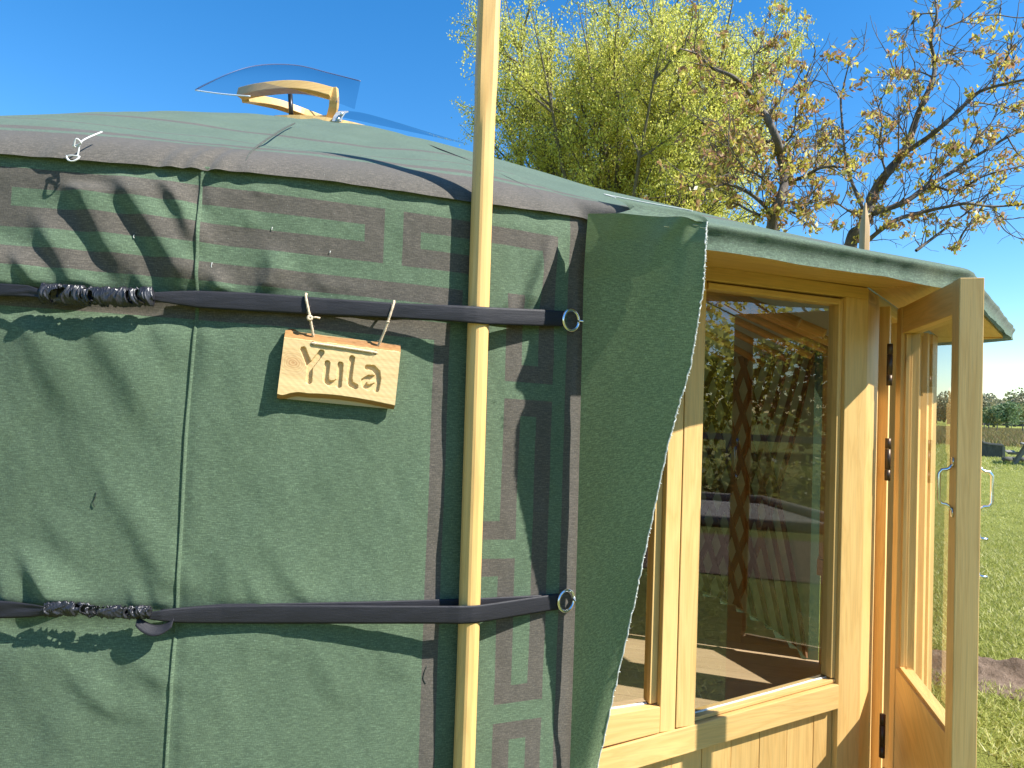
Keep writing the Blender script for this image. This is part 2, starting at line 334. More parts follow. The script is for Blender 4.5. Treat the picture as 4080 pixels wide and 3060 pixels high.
FI = SS/YR; V = np.stack([YC[0]+(YR+OFF)*np.sin(FI), YC[1]-(YR+OFF)*np.cos(FI), ZZ], -1).reshape(-1, 3)
UV = np.stack([SS, ZZ+.028*(SS-.66)], -1).reshape(-1, 2)
b1, b2, b3, b4 = (1.872, 1.911), (1.795, 1.836), (1.72, 1.758), (1.643, 1.682); dv = .0165
A_, B_, D_, F_, H_ = (1.05, 1.085), (1.136, 1.176), (1.217, 1.257), (1.298, 1.338), (1.372, 1.42)
rects = [(.18, .9335, *b1), (.9733, 1.338, *b1), (-14.5, .14, *b1), (.18, .9335, *b2), (.9733, 1.17, *b2), (-14.5, .14, *b2),
    (.18, .2241, b2[0], b1[1]), (.8929, .9335, b2[0], b1[1]), (.9733, 1.0122, b2[0], b1[1]), (.10, .14, b2[0], b1[1]), (-14.5, 1.11, *b3), (-14.5, 1.085, *b4),
    (*A_, 0, b4[1]), (*B_, 1.195+dv, 1.69), (*D_, 1.55+dv, 1.765), (*F_, 1.55+dv, b1[1]), (*H_, 0, 1.99), (D_[0], F_[1], 1.55+dv, 1.589+dv),
    (D_[0], F_[1], 1.473+dv, 1.511+dv), (*D_, 1.195+dv, 1.511+dv), (B_[0], D_[1], 1.195+dv, 1.236+dv), (*F_, .831+dv, 1.511+dv),
    (B_[0], D_[1], 1.114+dv, 1.153+dv), (*D_, .831+dv, 1.153+dv), (*B_, 0, 1.153+dv), (D_[0], F_[1], .831+dv, .871+dv),
    (D_[0], F_[1], .75+dv, .789+dv), (*D_, 0, .789+dv), (*F_, 0, .789+dv)]
CANW = canvas('wall_canvas', rects)
wall = link('wall_canvas', pymesh('wall_canvas', V, gridfaces(len(z_all), len(s_all)), UV), CANW, yurt, True)
CANP = canvas('plain_canvas', [])
# seam welt on the wall: a narrow folded strip proud of the canvas
zz = np.arange(.3, 1.945, .012); sl = np.interp(zz, [.77, 1.13, 1.41, 1.69, 1.94], [.5565, .5628, .5634, .5722, .5698])
prof = [(-.0022, -.001), (-.0019, .0034), (-.0002, .0036), (.0022, .0022), (.0042, .0002)]
SL = sl[:, None]+np.array([p[0] for p in prof])[None]; ZL = np.repeat(zz[:, None], 5, 1)
OL = wall_off(SL, ZL)+np.array([p[1] for p in prof])[None]; OL -= .0*OL; OL = np.where(ZL > 1.885, OL*(1-.9*sm(1.885, 1.940, ZL))-.001, OL)
V = np.stack([YC[0]+(YR+OL)*np.sin(SL/YR), YC[1]-(YR+OL)*np.cos(SL/YR), ZL], -1).reshape(-1, 3)
link('seam', pymesh('seam', V, gridfaces(len(zz), 5), np.stack([SL, ZL], -1).reshape(-1, 2)), CANP, yurt, True)
# roof canvas ------------------------------------------------------
cL = np.array([.150, 1.672]); cM = np.array([.406, 1.478]); c1 = np.array([1.335, 1.99]); c2 = np.array([2.405, 3.32]); c3 = np.array([1.98, 4.32])
CAN = [cL, cM, c1, c2, c3]; PH = [math.atan2(p[0]-YC[0], -(p[1]-YC[1])) for p in CAN]
def hem(phi):
    d = np.array([math.sin(phi), -math.cos(phi)]); base = YR+.0065; zb = 1.944
    if PH[0] < phi < PH[4]+.05:
        for i, (za, zc) in enumerate(((1.944, 1.850), (1.850, 1.872), (1.872, 1.880), (1.880, 1.880))):
            lo = PH[i]; hi = PH[i+1] if i < 3 else PH[4]+.06
            if lo <= phi <= hi:
                A = CAN[i]-YC; B = CAN[i+1]-CAN[i]; m = np.array([[d[0], -B[0]], [d[1], -B[1]]]); r, w = np.linalg.solve(m, A)
                f = float(1-sm(PH[4]-.06, PH[4]+.05, phi)); fc = float(sm(PH[0], PH[1], phi))*f
                return base*(1-f)+max(r, base)*f, zb*(1-f)+(za+(zc-za)*w)*f, fc
    return base, zb, 0.
phis = np.concatenate([np.arange(R_(-40), R_(-3), .012), np.arange(R_(-3), R_(80), .0030), np.arange(R_(80), R_(319.5), .02)])
dprof = np.concatenate([np.linspace(0, .05, 12), np.linspace(.056, .30, 34), np.linspace(.32, 2.5, 74)])
HM = np.array([hem(((p+math.pi) % (2*math.pi))-math.pi) for p in phis])
Rh = HM[:, 0][:, None]; Zh = HM[:, 1][:, None]; Fc = HM[:, 2][:, None]; PHI = phis[:, None]; D = dprof[None]*np.ones_like(PHI)
RR = Rh-D*(Rh-.5)/2.5
Zr = Zh+(.475*D-.024*D**2)*(1-.24*Fc*np.exp(-D/.9))+(.034+.012*Fc)*(1-np.exp(-D/(.034-.020*Fc)))
arc = PHI*YR
Zr = Zr+(1.944+.475*D-.024*D**2+.034-Zr)*sm(.9, 2.4, D)
Zr += (.020*vnoise(arc*2.2+7, D*2.4, 5)+.012*vnoise(arc*6, D*5, 6))*sm(.04, .3, D)*(1-.5*Fc)
Zr += -.018*np.abs(np.sin(arc*2.6))**2*sm(.05, .5, D)*(1-sm(1.6, 2.3, D))
bul = .007*vnoise(arc*11, D*6+3, 8)+.004*vnoise(arc*30, D*14, 9)+.0025*vnoise(arc*14, 0*D, 14)
for (a_, w_, h_, dd_) in ((.578, .010, -.012, .10), (.555, .014, .010, .12), (.602, .016, .009, .10), (.515, .018, .008, .13), (.490, .012, -.006, .10), (.535, .010, -.005, .09), (.66, .02, .004, .12), (.83, .03, .004, .1), (1.30, .03, .006, .12), (.30, .04, .004, .1)):
    bul = bul+h_*np.exp(-((arc-a_-.25*D)/w_)**2)*np.exp(-(D/dd_)**2)
RR2 = RR+bul*(1-sm(.05, .4, D))-.055*Fc*np.exp(-(D/.022)**2)
Zr += .0025*np.sin(arc*9+1)*np.exp(-D/.02)*(1-Fc)+.006*np.exp(-D/.02)*Fc*vnoise(arc*7, 0*D, 12)*1.6
V = np.stack([YC[0]+RR2*np.sin(PHI), YC[1]-RR2*np.cos(PHI), Zr], -1).reshape(-1, 3)
roofUV = np.stack([arc*np.ones_like(D)+30, D+.0*arc], -1).reshape(-1, 2)
# the printed bands follow the hem of the round part only
phL = 30+YR*(PH[0]+.05)
rr = [(20, phL, -.01, .118), (20, phL, .150, .195), (20, 60, .36, .375), (phL, 60, .17, .20), (phL, 60, .30, .34), (20, 60, .62, .66)]
i_ = np.arange(len(dprof)-1); ROOFF = np.concatenate([gridfaces(len(phis), len(dprof)), np.stack([(len(phis)-1)*len(dprof)+i_, i_, i_+1, (len(phis)-1)*len(dprof)+i_+1], -1)])
CANR = canvas('roof_canvas', rr, (.098, .146, .100))
roof = link('roof_canvas', pymesh('roof_canvas', V, ROOFF, roofUV), CANR, yurt, True)
def roofpt(phi, d, lift=.004):
    r, z, f = hem(phi); rr_ = r-d*(r-.5)/2.5; zq = float(sm(.9, 2.4, d)); zw = 1.978+.475*d-.024*d*d; return np.array([YC[0]+rr_*math.sin(phi), YC[1]-rr_*math.cos(phi), zq*zw+(1-zq)*(z+(.475*d-.024*d*d)*(1-.24*f*math.exp(-d/.9))+(.034+.012*f)*(1-math.exp(-d/(.034-.020*f))))+lift])
SEAMR = canvas('seam_canvas', [], (.07, .075, .06))
for ph_px, y in (((970, 690)), ((2190, 800))):
    s0, _ = sz(ph_px, y); f0 = s0/YR
    pts = [roofpt(f0-.035*min(1, d/.3)*0, d, .003) for d in np.concatenate([np.linspace(.001, .06, 12), np.linspace(.08, 1.0, 22)])]
    MB().tube([p-np.array([0, 0, .0035]) for p in pts], .0024, 6).build('roof_seam', SEAMR, yurt, True)

# doorway frames -----------------------------------------------------
W0 = np.array([.243, 1.834, 0]); e1 = np.array([.93364, .35821, 0]); n1_ = np.array([.35821, -.93364, 0])
cor1 = W0+e1*.893; e2 = np.array([.61, .79, 0]); e2 /= np.linalg.norm(e2); n2_ = np.array([e2[1], -e2[0], 0]); cor2 = cor1+e2*1.56
end3 = np.array([1.80, 4.06, 0]); e3 = end3-cor2; L3 = np.linalg.norm(e3); e3 /= L3; n3_ = np.array([e3[1], -e3[0], 0])
def pb(name, fr, u0, u1, z0, z1, d0, d1, mat=PINE, parent=yurt, bev=.0022, axis=None, z0r=None, z1r=None):
    O, e, n = fr; z0r = z0 if z0r is None else z0r; z1r = z1 if z1r is None else z1r
    P = [O+e*u+n*d+np.array([0, 0, z]) for (u, d, z) in ((u0, d1, z0), (u1, d1, z0r), (u1, d0, z0r), (u0, d0, z0), (u0, d1, z1), (u1, d1, z1r), (u1, d0, z1r), (u0, d0, z1))]
    if axis is None:
        axis = e if (u1-u0) > max(z1-z0, z1r-z0r) else np.array([0, 0, 1.])
    return MB().hexa(P).build(name, mat, parent, False, bev, axis)
FW = (W0, e1, n1_); F2 = (cor1, e2, n2_); F3 = (cor2, e3, n3_)
zs = lambda u: .6210+.1055*u           # main rail top edge along the panel
# lintel, posts, rails of the window panel
pb('lintel', FW, -.06, .893, 1.862, 1.905, -.05, 0, z0r=1.856, z1r=1.89)
pb('corner_post', FW, .8055, .8925, .08, 1.8565, -.06, 0)
pb('mullion', FW, .242, .302, zs(.27)+.001, 1.859, -.05, .001)
pb('sash_stile', FW, .193, .240, zs(.2)+.002, 1.859, -.045, -.001)
pb('frame_post', FW, -.100, -.05, .05, 1.90, -.09, -.03)
pb('main_rail', FW, -.049, .804, .545, zs(-.05), -.062, .004, z0r=.636, z1r=zs(.80))
pb('sash_rail', FW, -.045, .192, zs(0)+.003, .708, -.045, .0, z0r=zs(.19)+.003, z1r=.712)
pb('window_sill', FW, .303, .804, zs(.30)+.002, zs(.30)+.012, -.055, -.010, z0r=zs(.80)+.002, z1r=zs(.80)+.012)
pb('glazing_bead', FW, .170, .192, .715, 1.855, -.050, -.018)
pb('glazing_bead', FW, .303, .317, .69, 1.855, -.052, -.034); pb('glazing_bead', FW, .789, .8045, .72, 1.850, -.052, -.012)
pb('glazing_bead', FW, .317, .789, 1.838, 1.8555, -.052, -.012, z0r=1.832, z1r=1.8505)
pb('lower_rail', FW, -.049, .804, .08, .17, -.055, -.002)
u = -.049; i = 0
while u < .80:
    w = min(.098, .8045-u); pb('panel_board', FW, u, u+w-.0015, .171, zs(u)-.075, -.042, -.019-.0008*(i % 2), PINEB, bev=.0016, z1r=zs(u+w)-.075); u += w; i += 1
def pane(name, fr, u0, u1, z0, z1, d, parent, z0r=None):
    O, e, n = fr; z0r = z0 if z0r is None else z0r
    P = [O+e*a+n*d+np.array([0, 0, z]) for a, z in ((u0, z0), (u1, z0r), (u1, z1), (u0, z1))]
    return link(name, pymesh(name, P, [(0, 1, 2, 3)]), GLASS, parent)
pane('window_pane', FW, .304, .803, .66, 1.853, -.033, yurt, .71); pane('window_pane', FW, -.045, .19, .70, 1.853, -.033, yurt)
SEAL = flat('silicone_seal', (.75, .76, .74), .35)
for (ua, ub) in ((.318, .788), (-.03, .168)):
    if ua > 0: a = W0+e1*ua+n1_*(-.031)+[0, 0, zs(ua)+.013]; b = W0+e1*ub+n1_*(-.031)+[0, 0, zs(ub)+.013]
    else: a = W0+e1*ua+n1_*(-.031)+[0, 0, .709]; b = W0+e1*ub+n1_*(-.031)+[0, 0, .713]
    MB().tube([a+(b-a)*i/9+rng.normal(0, .0004, 3) for i in range(10)], .0028, 6).build('window_seal', SEAL, yurt, True)
# door panel jambs
pb('door_jamb', F2, .002, .165, .08, 1.889, -.06, -.001); pb('jamb_stop', F2, .167, .235, .08, 1.889, -.07, -.012); pb('jamb_edge', F2, .237, .285, .08, 1.889, -.075, -.022)
pb('door_jamb', F2, 1.40, 1.558, .08, 1.889, -.06, -.001); pb('jamb_stop', F2, 1.33, 1.398, .08, 1.889, -.07, -.012); pb('door_lintel', F2, .287, 1.328, 1.872, 1.915, -.07, -.03)
pb('door_sill', F2, .287, 1.328, .08, .125, -.09, .02)
pb('jamb_return', F2, .287, .312, .08, 1.872, -.075, .010)
# third panel
pb('corner_post', F3, .002, .09, .08, 1.889, -.06, 0); pb('lintel', F3, .092, L3-.02, 1.83, 1.89, -.05, 0); pb('main_rail', F3, .092, L3-.02, .60, .69, -.06, 0); pb('mullion', F3, L3-.075, L3-.022, .692, 1.828, -.05, 0)
pb('window_sill', F3, .092, L3-.02, .692, .703, -.055, .012)
pane('window_pane', F3, .092, L3-.075, .70, 1.83, -.03, yurt)
u = .092
while u < L3-.03:
    w = min(.098, L3-.02-u); pb('panel_board', F3, u, u+w-.0015, .08, .598, -.042, -.019, PINEB, bev=.0016); u += w
# closed second leaf of the double door
def leaf_frame(fr, L, parent, th, bl, br, zt=1.873):
    sw = .052; O, e, n = fr
    pb('stile', fr, 0, .055, .13, zt, -th, 0, parent=parent); pb('stile', fr, L-sw, L, .13, zt, -th, 0, parent=parent)
    pb('top_rail', fr, .0555, L-sw-.0005, zt-.085, zt-.001, -th+.002, -.002, parent=parent)
    pb('lower_panel', fr, .0555, L-sw-.0005, .131, bl, -th+.003, -.002, parent=parent, z1r=br, axis=e*.8+np.array([0, 0, -.55]), mat=PINEB)
    pane('pane', fr, .0555, L-sw, min(bl, br)-.01, zt-.08, -th*.5, parent)
    for (a, b, ax) in ((.0556, .0656, None), (L-sw-.0105, L-sw-.0005, None)):
        pb('glazing_bead', fr, a, b, bl+.009, zt-.087, -th*.5+.004, -.012, parent=parent, bev=.001)
    pb('glazing_bead', fr, .0660, L-sw-.011, bl-.004, bl+.008, -th*.5+.004, -.010, parent=parent, bev=.001, z0r=br-.004, z1r=br+.008)
dr2 = empty('closed_door', (*(cor1+e2*.95)[:2], .13), parent=yurt)
leaf_frame((cor1+e2*.785+n2_*(-.034), e2, n2_), .53, dr2, .045, .68, .68)
# the open door leaf
HP = np.array([1.235, 2.285, 0]); FP = np.array([1.0934, 1.74, 0]); ed = (FP-HP)/np.linalg.norm(FP-HP); nd = np.array([ed[1], -ed[0], 0]); DL = .563
door = empty('open_door', (HP[0], HP[1], .13), parent=yurt); FD = (HP, ed, nd)
leaf_frame(FD, DL, door, .054, .722, .716, 1.849)
def handle(side):
    d0 = .0 if side > 0 else -.054; sg = side; uu = DL-.024; pts = []
    zc = 1.332; h = .043; dep = .029
    P = [(0, h+.012), (.006, h+.004), (.012, h), (dep-.006, h-.001), (dep, h-.010), (dep, 0), (dep, -h+.010), (dep-.006, -h+.001), (.012, -h), (.006, -h-.004), (0, -h-.012)]
    m = MB().tube([HP+ed*uu+nd*(d0+sg*(a+.002))+np.array([0, 0, zc+b]) for a, b in P], .0042, 8)
    for sgn in (1, -1):
        z0 = zc+sgn*(h+.010); z1 = zc+sgn*(h+.030)
        lo, hi = min(z0, z1), max(z0, z1); A = HP+ed*(uu-.007)+nd*d0; B = HP+ed*(uu+.007)+nd*d0; o = nd*sg*.003
        q = [np.array([0, 0, lo]), np.array([0, 0, hi])]
        m.hexa([A+q[0], B+q[0], B+o+q[0], A+o+q[0], A+q[1], B+q[1], B+o+q[1], A+o+q[1]])
    hd = m.build('handle', STEEL, door, True)
handle(1); handle(-1)
for z in (1.212, 1.12):
    MB().tube([HP+ed*(DL-.03)+nd*(-.0545-.004)+np.array([0, 0, z+k]) for k in (-.0, .006)], .006, 8).tube([HP+ed*(DL-.03)+nd*(-.056-a)+np.array([0, 0, z-b]) for a, b in ((0, 0), (.015, .003), (.024, .003))], .0035, 6).build('bolt', STEEL, door, True)
MB().tube([HP+ed*(DL-.03)+nd*(-.058)+np.array([0, 0, z]) for z in (1.10, 1.23)], .004, 6).build('bolt_rod', STEEL, door, True)
for z in (1.665, 1.367, .51):
    hz = atD(1921*FK, 830*FK, 2.235)*[1, 1, 0]
    m = MB()
    for a, b in ((-.066, -.033), (-.032, .032), (.033, .066)): m.tube([hz+[0, 0, z+a], hz+[0, 0, z+b]], .0085, 12)
    hg = m.build('hinge', BRONZE, door, True)
# soffit boards under the canopy
def slab(name, poly, z0, z1, mat, parent, axis=None, zo=None):
    n = len(poly); zo = [0]*n if zo is None else zo
    V = [(p[0], p[1], z0+q) for p, q in zip(poly, zo)]+[(p[0], p[1], z1+q) for p, q in zip(poly, zo)]
    Fc_ = [tuple(range(n-1, -1, -1)), tuple(range(n, 2*n))]+[(i, (i+1) % n, n+(i+1) % n, n+i) for i in range(n)]
    return MB().add(V, Fc_).build(name, mat, parent, False, 0, axis)
inn = .085; a0 = (W0-e1*.10)[:2]; sh = lambda p: YC+(p-YC)*(1-inn/3.3)
slab('soffit_board', [a0-n1_[:2]*.05, (cor1-n1_*.05)[:2]+e1[:2]*.02, cor1[:2], sh(c1), sh(cM), sh(cL+[.01, .02])], 1.8925, 1.905, PINEB, yurt, e1, [.013, 0, 0, -.003, -.028, .013])
slab('soffit_board', [cor1[:2]+e2[:2]*.001, (cor2)[:2], sh(c2), sh(c1)+e2[:2]*.001], 1.8915, 1.904, PINEB, yurt, e2, [0, 0, .004, -.002])
slab('soffit_board', [cor2[:2]+e3[:2]*.002, end3[:2], sh(c3), sh(c2)+e3[:2]*.002], 1.8905, 1.903, PINEB, yurt, e3)
# side flap of canvas -------------------------------------------------

Lp = [(1270, 462), (1266, 520), (1261, 600), (1256, 800), (1251, 1000), (1246, 1200), (1240, 1400), (1231, 1659), (1225, 1800)]
Ld = [1.615, 1.640, 1.652, 1.656, 1.657, 1.657, 1.657, 1.657, 1.657]
Rp = [(1527, 478), (1525, 520), (1520, 620), (1492, 790), (1445, 950), (1400, 1160), (1362, 1340), (1290, 1659), (1268, 1800)]
Rd = [1.478, 1.470, 1.474, 1.50, 1.53, 1.565, 1.595, 1.648, 1.655]
tt = np.linspace(0, 1, 9); rows = np.linspace(0, 1, 190); cols = np.linspace(0, 1, 90); V = []; fuv = []
for r in rows:
    A = atD(np.interp(r, tt, [p[0] for p in Lp])*FK, np.interp(r, tt, [p[1] for p in Lp])*FK, np.interp(r, tt, Ld))
    B = atD(np.interp(r, tt, [p[0] for p in Rp])*FK, np.interp(r, tt, [p[1] for p in Rp])*FK, np.interp(r, tt, Rd))
    for c in cols:
        p = A+(B-A)*c; up = max(0, 1-r/.35)
        bl = .012*math.sin(math.pi*c)*(1-.3*r)                            # belly towards the lens
        fo = .016*up*math.exp(-((c-.80+r*1.15)/.10)**2)-.012*up*math.exp(-((c-.95+r*.55)/.07)**2)+.009*up*math.exp(-((c-.30+r*.6)/.12)**2)
        fo += .004*math.sin(c*7+r*9)*(1-c)*.6
        p = p+np.array([-.2, -.95, 0])*(bl+fo); V.append(p); fuv.append((c*.26+3, 2-r*1.3))
V = np.array(V); flap = link('door_flap', pymesh('door_flap', V, gridfaces(len(rows), len(cols)), fuv), canvas('flap_canvas', [], (.165, .228, .118), trans=.10), yurt, True)
# flap top draped over the corner of the canopy
top = V[:90]; P2 = []; u2 = []
for i in range(90):
    c = cols[i]; a = np.array([*(cL+(cM-cL)*c)]); pf = math.atan2(a[0]-YC[0], -(a[1]-YC[1])); dm = float(np.interp(c, [0, .12, .5, 1], [.02, .16, .13, .06])); pf += .02*(1-c)
    for r in np.linspace(0, 1, 16):
        q = roofpt(pf, dm*(1-r), .012); out = np.array([math.sin(pf), -math.cos(pf), 0]); m = q+out*.008
        w = float(sm(.72, 1., r)); P2.append(m*(1-w)+(top[i]+np.array([0, 0, .001]))*w); u2.append((c*.26+3, 2+.1*(1-r)))
link('flap_top', pymesh('flap_top', P2, gridfaces(90, 16), u2), CANP, yurt, True)
m = MB(); edge = V.reshape(190, 90, 3)[:, -1]; nrm = np.array([-.2, -.97, 0])
m.tube([p+rng.normal(0, .0009, 3) for p in edge[::1]], .0016, 5)
for i in range(0, 188, 1):
    p = edge[i]; d = rng.normal(0, 1, 3); d /= np.linalg.norm(d); m.tube([p, p+d*.002+np.array([.0035, -.0005, 0])*rng.random()], [.0011, .0006], 4, False)
m.build('frayed_edge', FRAY, yurt, False)
m = MB(); q = [np.array(P2[i*16]) for i in range(6, 90)]; m.tube([a+[0, -.002, .002] for a in q], .0014, 5); m.build('frayed_edge', FRAY, yurt)
for (x, y, D_s) in ((1503, 487, 1.455), (1518, 492, 1.452), (1440, 490, 1.46)):
    p = atD(x*FK, y*FK, D_s); MB().tube([p-[.006, 0, -.001], p+[.006, .003, .0]], .0009, 5).build('staple', STEEL, yurt)
# crown: ring, hatch, clear covers ----------------------------------------
zc_ = float(roofpt(0, 2.5, 0)[2])
ring = MB(); N = 48; V = []
for k in range(N):
    w = 2*math.pi*k/N
    for (r, z) in ((.47, -.04), (.54, -.04), (.54, .03), (.47, .03)): V.append((YC[0]+r*math.sin(w), YC[1]-r*math.cos(w), zc_+z-.02))
ring.add(V, [(k*4+a, k*4+(a+1) % 4, ((k+1) % N)*4+(a+1) % 4, ((k+1) % N)*4+a) for k in range(N) for a in range(4)])
crown = ring.build('crown_ring', PINE, yurt, False)
def dp(x, y, D): return atD(x*FK, y*FK, D)
def beam(name, pts, w, h, parent, updir=(0, .25, 1), mat=PINE):
    V = []; up = np.array(updir, float); n = len(pts)
    for i in range(n):
        tg = pts[min(i+1, n-1)]-pts[max(i-1, 0)]; tg /= np.linalg.norm(tg); b = np.cross(tg, up); b /= np.linalg.norm(b); u_ = np.cross(b, tg)
        for (p, q) in ((-1, -1), (1, -1), (1, 1), (-1, 1)): V.append(pts[i]+b*p*w/2+u_*q*h/2)
    Fs = [(i*4+a, i*4+(a+1) % 4, (i+1)*4+(a+1) % 4, (i+1)*4+a) for i in range(n-1) for a in range(4)]+[(3, 2, 1, 0), tuple((n-1)*4+a for a in range(4))]
    return MB().add(V, Fs).build(name, mat, parent, False, .003, (1, 0, 0))
def spline(P, n=24):
    P = np.array(P, float); t_ = np.linspace(0, len(P)-1, n); out = []
    for q in t_:
        i = min(int(q), len(P)-2); f = q-i; p0 = P[max(i-1, 0)]; p1 = P[i]; p2 = P[i+1]; p3 = P[min(i+2, len(P)-1)]
        out.append(.5*((2*p1)+(-p0+p2)*f+(2*p0-5*p1+4*p2-p3)*f*f+(-p0+3*p1-3*p2+p3)*f**3))
    return out
hatch = beam('roof_hatch', spline([dp(520, 203, 4.02), dp(560, 194, 3.94), (dp(620, 188, 3.88)), dp(670, 191, 3.85), dp(718, 203, 3.83)]), .05, .052, yurt)
beam('hatch_beam', spline([dp(529, 212, 4.04), dp(560, 217, 4.16), dp(605, 227, 4.28), dp(650, 243, 4.38), dp(700, 262, 4.42)]), .05, .045, hatch)
beam('hatch_post', spline([dp(720, 190, 3.84), dp(722, 225, 3.86), dp(714, 256, 3.90)], 6), .045, .045, hatch, (1, 0, 0))
beam('hatch_beam', spline([dp(640, 259, 4.40), dp(680, 258, 4.30), dp(715, 256, 4.0)], 6), .04, .03, hatch)
MB().tube([dp(627, 204, 3.95), dp(629, 252, 3.95)], .013, 8).build('hatch_strut', flat('dark_steel', (.06, .06, .065), .4, .8), hatch, True)
def sheet(name, Ca, Cb, bulge, parent, n=30, m=12):
    A = spline(Ca, n); B = spline(Cb, n); V = []
    for i in range(n):
        for j in range(m):
            t_ = j/(m-1); V.append(A[i]*(1-t_)+B[i]*t_+np.array(bulge)*math.sin(math.pi*t_)*math.sin(math.pi*i/(n-1))**.6)
    return link(name, pymesh(name, V, gridfaces(n, m)), ACRYL, parent, True)
sheet('clear_cover', [dp(422, 195, 3.98), dp(480, 203, 3.9), dp(540, 208, 3.84), dp(620, 203, 3.8), dp(700, 213, 3.78), dp(766, 236, 3.80)], [dp(422, 194, 3.99), dp(492, 160, 4.1), dp(560, 141, 4.22), dp(640, 141, 4.3), dp(712, 158, 4.32), dp(779, 175, 4.3)], (0, -.03, .03), hatch)
MB().tube(spline([dp(422, 194, 3.99), dp(492, 160, 4.1), dp(560, 141, 4.22), dp(640, 141, 4.3), dp(712, 158, 4.32), dp(779, 175, 4.3)], 30), .0035, 6).build('cover_rim', flat('acrylic_rim', (.10, .13, .24), .2), hatch, True)
MB().tube(spline([dp(422, 195, 3.98), dp(480, 203, 3.9), dp(540, 208, 3.84)], 14), .004, 6).build('cover_rim', flat('acrylic_rim_light', (.7, .74, .8), .2), hatch, True)
sheet('clear_cover', [dp(722, 250, 3.87), dp(780, 262, 3.87), dp(850, 277, 3.9), dp(930, 294, 3.95), dp(1010, 312, 4.05)], [dp(722, 238, 4.4), dp(780, 243, 4.42), dp(850, 264, 4.42), dp(930, 291, 4.42), dp(1010, 313, 4.42)], (0, 0, .02), crown)
m = MB(); p = dp(735, 252, 3.80)
A = [dp(742, 240, 3.84), dp(735, 243, 3.81), dp(729, 252, 3.795), dp(726, 262, 3.79)]
V = []; 
for q in A: V += [q-np.array([.022, 0, 0]), q+np.array([.026, 0, .002])]
V += [v+np.array([0, .006, -.004]) for v in V[:8]]
m.add(V, [(0, 1, 3, 2), (2, 3, 5, 4), (4, 5, 7, 6), (9, 8, 10, 11), (11, 10, 12, 13), (13, 12, 14, 15), (0, 2, 10, 8), (2, 4, 12, 10), (4, 6, 14, 12), (1, 9, 11, 3), (3, 11, 13, 5), (5, 13, 15, 7), (6, 7, 15, 14), (0, 8, 9, 1)])
br = m.build('bracket', flat('grey_bracket', (.5, .51, .52), .4, .4), crown)
for (x, y) in ((738, 246), (731, 257)): MB().tube([dp(x, y, 3.80), dp(x, y, 3.785)], .009, 8).build('bracket_bolt', STEEL, crown, True)
# inside: rafters, wall lattice, floor ---------------------------------------
rms = []
for zo_, bump in ((1.84, -.004), (1.82, -.004)):
    a = np.array([0, -2.88, zo_]); b = np.array([0, -.50, zc_-.06]); m = MB(); m.tube([a+(b-a)*i/6+np.array([0, 0, bump*math.sin(math.pi*i/6)]) for i in range(7)], .021, 7)
    me = pymesh('rafter', m.v, m.f); grain_uv(me); me.materials.append(RAFT); me.polygons.foreach_set('use_smooth', np.ones(len(me.polygons), bool)); rms.append(me)
for k in range(46):
    w = 2*math.pi*k/46+.05; o = bpy.data.objects.new('rafter', rms[1 if R_(18) < w < R_(102) else 0]); COL.objects.link(o); o.parent = yurt; o.rotation_euler = (0, 0, w)
t = NT('lining_cloth'); w = t.n('TexNoise', iVector=t.obj((30, 30, 30)), iScale=1., iDetail=3.); LINING = t.fin(t.ramp(w, [(.3, (.52, .42, .32)), (.7, (.66, .55, .43))]), .9, w, .3, .004)
t.b.inputs['Specular IOR Level'].default_value = .1; tl_ = t.n('BsdfTranslucent', i0=(.66, .54, .42, 1)); mx_ = t.n('MixShader', i0=.6); t.t.links.new(t.b.outputs[0], mx_.inputs[1]); t.t.links.new(tl_.outputs[0], mx_.inputs[2]); t.t.links.new(mx_.outputs[0], t.out.inputs[0])
ph_ = np.radians(np.linspace(86, 360+26, 160)); V = [(YC[0]+2.972*math.sin(a), YC[1]-2.972*math.cos(a), z) for z in (.09, .7, 1.3, 1.93) for a in ph_]
link('wall_lining', pymesh('wall_lining', V, gridfaces(4, 160)), LINING, yurt, True)
ph_ = np.radians(np.linspace(0, 360, 120, endpoint=False)); V = [(YC[0]+r*math.sin(a), YC[1]-r*math.cos(a), z) for r, z in ((2.97, 1.90), (2.2, 1.90+(zc_-.03-1.90)*.312), (1.3, 1.90+(zc_-.03-1.90)*.676), (.55, zc_-.05)) for a in ph_]
link('roof_lining', pymesh('roof_lining', V, gridfaces(4, 120, True)), LINING, yurt, True)
lm = []
for sgn in (1, -1):
    V = []; NL = 16; rr_ = 2.955-(.011 if sgn > 0 else 0)
    for i in range(NL):
        t_ = i/(NL-1); ph = sgn*R_(20)*(t_-.5); z = .12+1.78*t_; wdt = R_(.62)
        for (dr, dp_) in ((0, -1), (0, 1), (-.01, 1), (-.01, -1)): V.append(((rr_+dr)*math.sin(ph+dp_*wdt), -(rr_+dr)*math.cos(ph+dp_*wdt), z))
    me = pymesh('lath', V, [(i*4+a, i*4+(a+1) % 4, (i+1)*4+(a+1) % 4, (i+1)*4+a) for i in range(NL-1) for a in range(4)]+[(3, 2, 1, 0)]); grain_uv(me); me.materials.append(LATH); lm.append(me)
ph = 95.
while ph < 360+17:
    for me in lm:
        o = bpy.data.objects.new('lath', me); COL.objects.link(o); o.parent = yurt; o.rotation_euler = (0, 0, R_(ph))
    ph += 3.7
poly = [W0-e1*.1-n1_*.05, cor1-n1_*.06, cor2-n2_*.06, end3]
